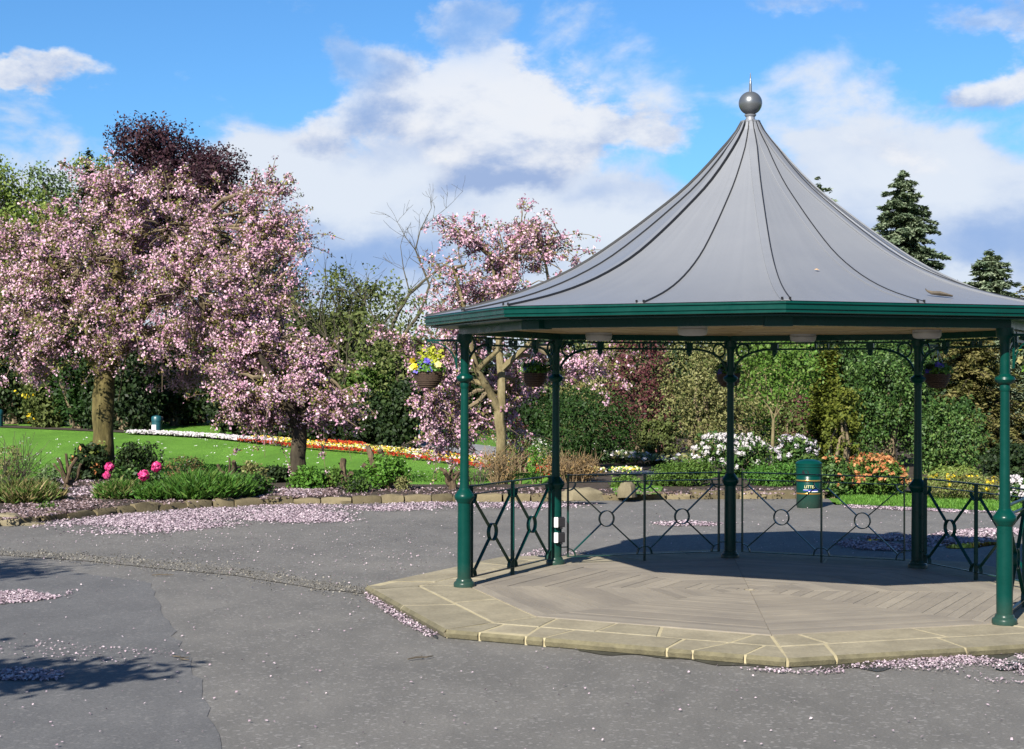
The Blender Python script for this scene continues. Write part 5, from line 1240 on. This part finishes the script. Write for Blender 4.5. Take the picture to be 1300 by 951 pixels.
t, r2, lo, rr, hh = S('broom_bush', 'low yellow-flowered bush behind the right-hand railing', 'shrub', 1222, 30, 62, 603, ['lf_olive', 'lf_lightgreen'], 11000, .026, 0, .5, seed=321, dep=.7, asp=.35, per=12, frac=[.6, .4]); blooms(t, r2, lo, 42, 8, .03, 'fl_yellow', size=.024)
S('fluffy_shrub', 'pale green fluffy shrub behind the low yellow-flowered bush', 'shrub', 1215, 32.5, 36, 592, 'lf_lightgreen', 4200, .04, 0, .5, seed=322)
t, r2, lo, rr, hh = S('white_rhododendron', 'small white-flowered shrub at the right picture edge behind the front column', 'shrub', 1290, 29.2, 20, 606, 'lf_holly', 2200, .036, 0, .5, seed=323); blooms(t, r2, lo, 36, 14, .06, 'fl_white')
for i, (u, d, vt, hw, lab) in enumerate([(690, 64, 395, 60, 'dark evergreen backdrop left of the thin column'), (770, 64, 380, 60, 'dark evergreen backdrop behind the twiggy olive shrub'), (860, 60, 370, 60, 'dark evergreen backdrop behind the grey-olive bush'),
        (950, 60, 375, 60, 'dark evergreen backdrop left of the sapling crown'), (1030, 60, 372, 60, 'dark evergreen backdrop behind the golden conifer'), (1110, 58, 385, 60, 'dark evergreen backdrop behind the huge glossy bush'), (1190, 58, 395, 56, 'dark evergreen backdrop behind the drooping conifers'), (1290, 60, 400, 60, 'dark evergreen backdrop at the right edge')]):
    shrub('evergreen_shrub', lab, 'shrub', u, d, hw, vt, 'lf_dark', 8000, .11, 0, .5, gapf=-2.6, seed=400 + i, group='dark evergreens behind the bandstand', per=12, sig=.2, dep=.7)

# ------------------------------------------------------------------ left bed plants
def stump(label, u, d, fingers, seed, s=1.0, leaves=None, name='pruned_stump'):
    rng = np.random.default_rng(seed); t = thing(name, label, 'stump', (XU(u, d), d, .09)); mb = MB()
    mb.tube([(0, 0, -.05), (.02 * s, 0, .12 * s), (0, 0, .22 * s)], [.10 * s, .085 * s, .07 * s], 9, wob=.3, rng=rng); mb.build('bole', M['stump'], t, True)
    for (dx, dz, r) in fingers:
        mb = MB(); p0 = np.array((dx * .12, rng.normal(0, .02), .12 * s)); p1 = np.array((dx, rng.normal(0, .08), dz)); pts_ = bend(rng, p0, p1, 4, 0, .12)
        mb.tube(pts_, [r * 1.25, r * 1.1, r, r, r * .9], 7, wob=.35, rng=rng); mb.build('cut_branch', M['stump'], t, True)
    if leaves: crown('foliage', rng, [(*l,) for l in leaves[0]], leaves[1], 10, .06, .035, M[leaves[2]], t, .55, None, .6)
    return t
stump('twisted dark pruned stump with clawed branches left of the mossy trunk', 86, 31, [(-.16, .62, .03), (-.02, .70, .03), (.20, .62, .035), (.28, .50, .03), (-.28, .5, .02)], 501)
stump('knobbly reddish pruned stump with one thin spike in the middle of the left bed', 292, 30, [(-.16, .40, .05), (-.02, .68, .018), (.10, .62, .045), (.16, .50, .05), (-.22, .55, .03)], 502)
stump('single upright dark cut trunk left of the leafy regrowing stump', 440, 31, [(-.06, .62, .06), (.12, .34, .05)], 503, 1.0, [[(-.18, 0, .25, .12, .1, .2)], 24, 'lf_box'])
stump('large cut stump sprouting fresh green leaves in the left bed', 490, 31, [(-.36, .85, .06), (-.12, .78, .06), (.22, .62, .04), (-.46, .5, .05), (.38, .45, .04)], 504, 1.3, [[(0, -.1, .42, .38, .3, .3), (.22, -.1, .4, .26, .25, .26), (-.15, -.15, .3, .26, .25, .22)], 260, 'lf_bright'])
stump('pale splintered stump of cut stems left of the front left column', 574, 31, [(-.24, .42, .035), (-.14, .36, .04), (-.02, .46, .03), (.06, .5, .02), (.14, .36, .035), (.22, .40, .025), (-.08, .3, .05), (.0, .6, .01)], 505, .9)
def twiggy(label, u, d, h, r, n, seed, mat='drytwig', name='dry_shrub', leaf=None):
    rng = np.random.default_rng(seed); t = thing(name, label, 'shrub', (XU(u, d), d, .09)); mb = MB()
    for k in range(n):
        a = rng.random() * 6.28; q = rng.random() ** .5 * r * .45
        grow(mb, rng, (math.cos(a) * q, math.sin(a) * q, 0), (math.cos(a) * .45, math.sin(a) * .45, 1), h * rng.uniform(.5, .8), .008, 1, .45, n=4, up=.15, kids=(2, 4), minr=.004)
    mb.build('stems', M[mat], t)
    if leaf: crown('foliage', rng, [(0, 0, h * .5, r * .8, r * .7, h * .45)], leaf[0], 9, .05, leaf[1], M[leaf[2]], t, .5, None, .8)
    return t
twiggy('brown dry-stemmed shrub around the foot of the pale forked cherry trunk', 636, 33.2, .75, .45, 60, 511, leaf=(70, .03, 'lf_brown'))
twiggy('thin bare-stemmed plant between the splintered stump and the forked cherry', 606, 31.5, .55, .3, 14, 512, 'twig_grey', 'bare_plant')
twiggy('wide low brown dry shrub behind the thin column with switch boxes', 728, 33.4, .62, .85, 90, 513, leaf=(300, .03, 'lf_brown'))
twiggy('sprawling dry grey-stemmed shrub at the left picture edge', 6, 29.5, 1.0, .6, 40, 514, 'twig_grey', leaf=(120, .03, 'lf_olive'))
def tuft(label, u, d, hw, vtop, mats, n, seed, frac=None, wd=.012, zb=.08, name='feathery_shrub', lean=.9, dep=1.0):
    rng = np.random.default_rng(seed); r = hw * d / F; h = HV(vtop, d) - zb; t = thing(name, label, 'shrub', (XU(u, d), d, zb))
    k = 9
    P, T, B, Rn, Mi = [], [], [], [], []
    nc = max(6, n // 40)
    for c in range(nc):
        a = rng.random() * 6.28; q = math.sqrt(rng.random()) * r * .85; cx, cy = math.cos(a) * q, math.sin(a) * q * dep
        hc = h * (1 - .55 * (q / r) ** 2) * rng.uniform(.7, 1.0); m_ = 40
        th = rng.random(m_) * 6.28; ou = np.stack([np.cos(th), np.sin(th), rng.uniform(.3, 1.6, m_)], 1); ou = unit(ou)
        st = np.array((cx, cy, hc * .35)) + rng.normal(0, .03, (m_, 3)); ln = hc * rng.uniform(.3, .7, m_)
        tip = st + ou * ln[:, None]; tip[:, 2] = np.clip(tip[:, 2], .01, h)
        P.append((st + tip) / 2); T.append((tip - st) / 2); B.append(unit(np.cross(tip - st, rng.normal(0, 1, (m_, 3)))) * wd * rng.uniform(.6, 1.4, (m_, 1)))
        Rn.append(np.clip(rng.random() * .4 + rng.random(m_) * .6, 0, 1)); Mi.append(rng.choice(len(frac), m_, p=frac) if frac else np.zeros(m_, int))
    quads_mesh('foliage', np.concatenate(P), np.concatenate(T), np.concatenate(B), np.concatenate(Rn), [M[q] for q in mats], np.concatenate(Mi), t, .1)
    return t
tuft('low feathery olive juniper at the left edge with dry brown stems', 32, 27.8, 52, 598, ['lf_box', 'lf_dry', 'lf_haw'], 9000, 521, [.45, .35, .2], .010, .02)
tuft('bright feathery green shrub spilling over the kerb stones right of the pink flowers', 262, 28.6, 66, 588, ['lf_fern', 'lf_box'], 15000, 522, [.75, .25], .016)
tuft('finer green shrub at the foot of the mossy trunk, left of the pink flowers', 152, 28.6, 34, 602, ['lf_fern', 'lf_olive'], 6500, 523, [.6, .4], .013)
tuft('middle feathery green mound between the pink flowers and the spilling shrub', 205, 28.4, 36, 605, ['lf_fern', 'lf_box'], 6500, 524, [.7, .3], .015)
S('dark_shrub', 'small dark rhododendron with yellowish buds left of the mossy trunk', 'shrub', 112, 33.4, 22, 562, ['lf_dark', 'lf_gold', 'fl_orange'], 2600, .05, .08, .5, seed=531, frac=[.86, .1, .04])
S('dark_shrub', 'low dark yew cushion right of the mossy trunk', 'shrub', 176, 33.8, 32, 564, 'lf_dark', 4200, .04, .08, .5, seed=532)
S('leafy_shrub', 'small green weeds growing round the foot of the mossy trunk', 'shrub', 128, 33.7, 12, 558, 'lf_lightgreen', 500, .035, .08, .5, seed=533, stem=False)
S('dark_shrub', 'brownish low heather mound behind the pink flowers', 'shrub', 238, 31.5, 30, 582, ['lf_brown', 'lf_dark'], 3000, .03, .08, .5, seed=534, frac=[.4, .6], asp=.3)
S('leafy_shrub', 'olive loose shrub right of the knobbly reddish stump', 'shrub', 320, 30.5, 18, 588, 'lf_olive', 1800, .035, .08, .5, seed=535)
S('dark_shrub', 'dark low yew left of the slim dark cherry trunk', 'shrub', 348, 33, 22, 593, 'lf_dark', 3200, .035, .08, .5, seed=536)
S('leafy_shrub', 'fresh green leafy bush at the foot of the slim dark cherry trunk', 'shrub', 391, 31, 22, 591, 'lf_bright', 2600, .036, .08, .5, seed=537)
S('leafy_shrub', 'small sparse green plant between the leafy bush and the cut stumps', 'shrub', 420, 31.2, 10, 604, 'lf_haw', 700, .03, .08, .5, seed=538)
S('leafy_shrub', 'small green leafy weed on the bed right of the sprouting stump', 'shrub', 512, 30.6, 9, 607, 'lf_olive', 500, .03, .08, .5, seed=539, stem=False)
S('leafy_shrub', 'grey-green small plant beside the twisted dark stump', 'shrub', 62, 31, 16, 592, 'lf_greygreen', 900, .035, .08, .5, seed=540)
S('leafy_shrub', 'low green weed among the petals in front of the flat yellow rock', 'shrub', 62, 26.2, 12, 640, 'lf_box', 500, .024, .02, .5, seed=541, stem=False)
S('leafy_shrub', 'low leafy green plant behind the railing beside the square brown rock', 'shrub', 795, 31.6, 20, 606, 'lf_box', 1600, .03, .08, .5, seed=542)
S('leafy_shrub', 'dark green low bush in front of the upright cut trunk', 'shrub', 452, 30.2, 18, 606, ['lf_box', 'lf_dark'], 1500, .03, .08, .5, seed=543, frac=[.5, .5])
S('leafy_shrub', 'spreading dark green shrub between the spilling shrub and the dark low yew', 'shrub', 322, 29.4, 26, 602, ['lf_dark', 'lf_fern'], 2600, .03, .08, .5, seed=544, frac=[.5, .5])
# pink rhododendron
t, r2, lo, rr, hh = S('pink_rhododendron', 'green rhododendron with three vivid pink flower heads in front of the mossy trunk', 'shrub', 172, 30.2, 40, 598, 'lf_holly', 1600, .045, .08, .5, seed=551, dep=.6)
for (u, v, r) in ((139, 594, .085), (136, 605, .065), (183, 605, .105), (199, 594, .095)):
    n = 150; d = unit(r2.normal(0, 1, (n, 3))); c = np.array((XU(u, 29.6) - XU(172, 30.2), -.6, HV(v, 29.6) - .08)); T, B = orient(r2, n, d, .35, .03, .8)
    quads_mesh('flower_head', c + d * r * r2.uniform(.7, 1, (n, 1)), T, B, r2.random(n), M['fl_magenta'], None, t, .2)

# ------------------------------------------------------------------ bedding flowers along the lawn
def bedding(name, label, path, width, off, mats, frac, n, size, seed, hgt=.16, z=.0, terr=True):
    rng = np.random.default_rng(seed); pp3 = np.array([GS(*q) if terr else (*G(*q), z) for q in path]); pp = pp3[:, :2]; sg = np.linalg.norm(np.diff(pp, axis=0), axis=1); cu = np.concatenate([[0], np.cumsum(sg)])
    s = rng.random(n) * cu[-1]; k = np.clip(np.searchsorted(cu, s) - 1, 0, len(sg) - 1); f = ((s - cu[k]) / sg[k])[:, None]; p = pp[k] * (1 - f) + pp[k + 1] * f
    dr = (pp[k + 1] - pp[k]) / sg[k][:, None]; nr = np.stack([-dr[:, 1], dr[:, 0]], 1); nr *= np.sign(nr[:, 1])[:, None]
    w_ = (off + rng.random(n) * width)[:, None]; q = p + nr * w_
    gz = np.array([hz(a[0], a[1]) for a in q]) if terr else np.full(n, z)
    P = np.concatenate([q, (gz + hgt * rng.uniform(.55, 1.05, n))[:, None]], 1)
    T, B = orient(rng, n, np.tile((0, -.5, 1.), (n, 1)), .5, size, .85)
    mi = rng.choice(len(frac), n, p=frac)
    return tag(quads_mesh(name, P, T, B, rng.random(n), [M[m_] for m_ in mats], mi, None, .15), label, 'flowers', kind='stuff')
bedding('flower_row', 'dense row of white bedding flowers along the left end of the lawn bed', [(158, 553), (200, 554.5), (260, 558), (335, 565)], .8, 0, ['fl_white', 'lf_box'], [.93, .07], 5200, .055, 601)
bedding('flower_row', 'thin row of dark red bedding flowers edging the lawn', [(300, 562.5), (380, 571), (440, 575.5), (500, 582), (560, 589), (620, 598), (660, 603), (705, 607)], .45, 0, ['fl_red', 'lf_box'], [.88, .12], 5200, .04, 602)
bedding('flower_row', 'mixed yellow, amber and white bedding flowers behind the red edging row', [(290, 561), (380, 570), (440, 574), (500, 580.5), (560, 587), (620, 595.5), (660, 600.5), (700, 604)], 1.35, .45, ['fl_yellow', 'fl_amber', 'fl_white', 'fl_paleyellow', 'lf_box', 'fl_red'], [.24, .11, .14, .13, .31, .07], 7500, .045, 603)
bedding('flower_row', 'short strip of red flowers beside the slim dark cherry trunk', [(385, 567), (430, 571)], .9, .6, ['fl_red', 'fl_amber'], [.85, .15], 700, .05, 604, .2)
bedding('flower_row', 'pale yellow and white flowers behind the left-hand back railing', [(742, 612), (770, 611), (800, 612)], .7, 0, ['fl_paleyellow', 'fl_white', 'fl_yellow', 'lf_bright'], [.3, .25, .15, .3], 700, .035, 605, .2, .1, False)
bedding('alpine_row', 'low pale rock plants and white flowers along the far edge of the path', [(622, 566), (660, 574), (700, 586), (780, 593), (900, 599)], .8, 0, ['fl_white', 'lf_olive', 'lf_greygreen'], [.3, .35, .35], 3400, .06, 606, .36)
sheet('lawn_patch', [G(*q, .12) for q in [(775, 618), (808, 612), (842, 618), (838, 627), (782, 628)]], .125, M['lawn'])

# grass blades where the lawn is close: verge on the right, lawn edges
def grass(name, label, poly, n, h, seed, z=0.0):
    rng = np.random.default_rng(seed); pg = np.array([G(*q) for q in poly]); lo, hi = pg.min(0), pg.max(0); P = rng.uniform(lo, hi, (n * 4, 2)); P = P[inpoly(P, [tuple(p) for p in pg])][:n]; n = len(P)
    hh = h * rng.uniform(.5, 1.2, n); T = np.stack([rng.normal(0, .35, n) * hh, rng.normal(0, .35, n) * hh, hh], 1) / 2
    P3 = np.concatenate([P, np.full((n, 1), z)], 1) + T; B = unit(np.cross(T, rng.normal(0, 1, (n, 3)))) * .008
    return tag(quads_mesh(name, P3, T, B, rng.random(n), M['lf_bright'], None, None), label, 'grass', kind='stuff')
grass('verge_grass', 'bright grass verge between the orange bush and the tarmac', [(1062, 640), (1120, 641), (1200, 644), (1300, 650), (1300, 638), (1200, 630), (1120, 628), (1070, 630)], 9000, .07, 611)
grass('lawn_grass', 'short mown grass along the near edge of the lawn behind the planting bed', [(-10, 616), (110, 604), (240, 606), (330, 612), (420, 614), (620, 613), (690, 609), (690, 602), (420, 598), (240, 590), (-10, 590)], 26000, .05, 612)

rg = np.random.default_rng(66); dl = [GS(rg.uniform(-20, 640), rg.uniform(556, 607), .03) for _ in range(220)]; dP = np.repeat(np.array(dl), 3, 0) + rg.normal(0, .04, (660, 3)) * np.array((1, 1, .2))
dT, dB = orient(rg, 660, np.tile((0, -.6, 1.), (660, 1)), .3, .022, .9)
tag(quads_mesh('lawn_daisies', dP, dT, dB, rg.random(660), M['fl_white']), 'tiny white daisies and stray petals dotted over the mown lawn', 'daisies', kind='stuff')

# ------------------------------------------------------------------ fallen petals
def petals(name, label, polys, seed, size=.017, z=.012, mat='petal', soft=0.0, tilt=.35, thin=.0):
    rng = np.random.default_rng(seed); PP = []
    for poly, n in polys:
        pg = np.array([G(*q, max(0, z - .02)) for q in poly]); lo, hi = pg.min(0), pg.max(0); P = rng.uniform(lo, hi, (n * 8, 2)); P = P[inpoly(P, [tuple(p) for p in pg])]
        if thin:
            f = np.sin(P[:, 0] * 3.1 + np.sin(P[:, 1] * 2.3) * 1.4) + np.sin(P[:, 1] * 4.7 + P[:, 0] * 1.3) + .8 * np.sin(P[:, 0] * 9.1 + P[:, 1] * 6.3)
            P = P[f + rng.normal(0, .6, len(P)) > thin]
        P = P[:n]; P = P + rng.normal(0, soft, P.shape) if soft else P; PP.append(P)
    P = np.concatenate(PP); n = len(P); P3 = np.concatenate([P, (z + np.abs(rng.normal(0, .006, n)))[:, None]], 1)
    T, B = orient(rng, n, np.tile((0, 0, 1.), (n, 1)), tilt, size, .75)
    return tag(quads_mesh(name, P3, T, B, rng.random(n), M[mat], None, None, .25), label, 'petals', kind='stuff')
petals('petal_drift', 'thick drift of fallen pink petals on the tarmac along the left kerb stones',
       [([(55, 668), (100, 659), (180, 653), (260, 647), (340, 643), (420, 642), (400, 650), (430, 656), (425, 661), (390, 663), (340, 660), (300, 660), (260, 668), (200, 673), (140, 670), (90, 672)], 15000),
        ([(330, 650), (430, 655), (430, 662), (380, 664), (335, 659)], 6000), ([(120, 660), (250, 655), (300, 662), (240, 672), (150, 670)], 5500),
        ([(420, 642), (520, 640), (620, 639), (700, 639), (760, 640), (700, 645), (560, 646), (480, 650), (430, 650)], 6000), ([(100, 672), (160, 675), (240, 668), (300, 664), (300, 668), (200, 678), (120, 679)], 1400)], 701, .0185, thin=-.2, soft=.22)
petals('petal_drift', 'small patch of fallen petals in the tree shade at the left edge', [([(-20, 756), (30, 753), (90, 751), (92, 758), (40, 766), (-20, 771)], 2600), ([(-10, 856), (20, 852), (80, 857), (70, 866), (-10, 866)], 900)], 702, .016, thin=-.4, soft=.03)
petals('petal_drift', 'fallen petals scattered round the puddles behind the bandstand', [([(1062, 690), (1090, 683), (1140, 677), (1180, 684), (1160, 700), (1090, 697)], 2600), ([(1150, 688), (1200, 674), (1300, 668), (1300, 678), (1230, 688), (1180, 694)], 2600), ([(830, 664), (880, 661), (925, 664), (900, 668), (845, 668)], 700), ([(1075, 641), (1300, 651), (1300, 654), (1075, 644)], 1600)], 703, .022, thin=-.6, soft=.05)
petals('petal_drift', 'line of fallen petals gathered along the left edge of the stone plinth', [([(468, 752), (473, 757), (520, 787), (556, 808), (548, 812), (510, 792), (465, 762)], 900), ([(690, 712), (720, 700), (760, 702), (740, 708), (700, 716)], 260), ([(655, 708), (690, 697), (712, 700), (690, 708)], 350)], 704, .013, soft=.015, z=.014)
petals('petal_drift', 'fallen petals scattered in the wet corner at bottom right of the plinth', [([(1060, 848), (1130, 838), (1220, 828), (1320, 818), (1330, 870), (1250, 866), (1150, 852)], 1500), ([(880, 846), (960, 850), (1080, 850), (1060, 857), (900, 852)], 260), ([(1100, 843), (1320, 822), (1320, 838), (1180, 848)], 900)], 705, .011, thin=-.5, soft=.02, z=.014)
petals('scattered_petals', 'stray pale petals sprinkled over the whole tarmac', [([(-100, 672), (460, 655), (900, 640), (1300, 655), (1400, 700), (1400, 960), (-200, 960)], 2000), ([(0, 690), (470, 670), (580, 700), (470, 750), (200, 700)], 500), ([(-50, 830), (40, 815), (250, 830), (150, 850)], 260)], 706, .011, z=.012)
petals('bed_petals', 'fallen pink and wilted petals covering the soil of the planting bed', [([(0, 660), (60, 655), (160, 646), (340, 634), (580, 630), (700, 630), (700, 620), (580, 621), (420, 620), (330, 619), (120, 610), (60, 625), (0, 645)], 6000), ([(0, 664), (110, 652), (130, 640), (60, 636), (0, 650)], 3000), ([(330, 636), (420, 632), (430, 622), (340, 620)], 2500), ([(700, 630), (1050, 628), (1050, 620), (700, 622)], 1200)], 707, .022, .122, 'petal_old', thin=-.6, tilt=.6)
petals('bed_petals', 'pale fresh petals on the bed beside the mossy trunk and its flat rock', [([(66, 610), (125, 609), (130, 614), (70, 616)], 900), ([(60, 622), (150, 618), (180, 628), (60, 634)], 1200), ([(330, 624), (400, 622), (410, 630), (330, 634)], 900)], 708, .024, .124, 'petal', thin=-.8, tilt=.5)
# puddles: thin water sheets
def puddle(u, v, ru, rv, seed, z=.009):
    rng = np.random.default_rng(seed); pl = []
    for k in range(28):
        th = 2 * math.pi * k / 28; q = 1 + .18 * math.sin(3 * th + seed) + .1 * math.sin(5 * th) + rng.normal(0, .04); pl.append(G(u + ru * q * math.cos(th), v - rv * q * math.sin(th)))
    sheet('puddle', pl, z, M['puddle'])
puddle(1228, 690, 36, 5, 1); puddle(1120, 684, 22, 2.5, 2); puddle(1290, 846, 26, 5, 3); puddle(238, 662, 24, 2, 4)
wet = simple('damp_moss', (.045, .045, .035), .5, var=.5, scale=12, spec=.5)
rd = np.random.default_rng(77)
def damp(path, w0):
    a = []; b = []
    for (u0, v0), (u1, v1) in zip(path[:-1], path[1:]):
        for k in range(12):
            f = k / 12; u, v = u0 + (u1 - u0) * f, v0 + (v1 - v0) * f; a.append(G(u, v)); ph_ = u * .021; b.append(G(u, v + w0 * max(.12, .5 + .3 * math.sin(ph_ * 1.7) + .25 * math.sin(ph_ * 4.3 + 1))))
    sheet('damp_edge', a + b[::-1], .0065, wet)
damp([(470, 754), (520, 787), (560, 811)], 4); damp([(735, 824), (800, 830), (880, 837), (990, 846)], 5); damp([(990, 846), (1080, 839), (1180, 832), (1320, 818)], 16)

# ------------------------------------------------------------------ tree outside the frame whose shade falls on the tarmac at left
tree2 = tree('broadleaf_tree', 'broad leafy tree left of the view that shades the tarmac at lower left', 650 + (-8.4) * F / 9.5, 9.5, 0, 10, 300, 'lf_lightgreen', 10, 5, .1, 91)
for ch in list(tree2.children): bpy.data.objects.remove(ch)
rng = np.random.default_rng(92)
mb = MB(); mb.tube([(0, 0, -.1), (.05, 0, 1.5), (0, .05, 3.5)], [.24, .2, .13], 10, cap=False); mb.build('trunk', M['bark_dark'], tree2, True)
boughs = [(-1.7, 1.5, 5.6, 1.35, .85, .8), (-3.0, 1.6, 5.4, 1.3, 1.0, .8), (2.3, -2.1, 3.5, 1.35, .42, .4), (.8, -2.0, 3.9, .9, .5, .5), (-2.6, -.6, 5.8, 1.2, 1.0, .9)]
crown('crown', rng, boughs, 900, 12, .16, .075, M['lf_lightgreen'], tree2, .6, None, .9)
mb = MB()
for e_ in boughs: mb.tube(bend(rng, (0, .03, 3.0), e_[:3], 4), [.08, .06, .05, .035, .02], 6, cap=False)
mb.build('limb', M['bark_dark'], tree2, True)
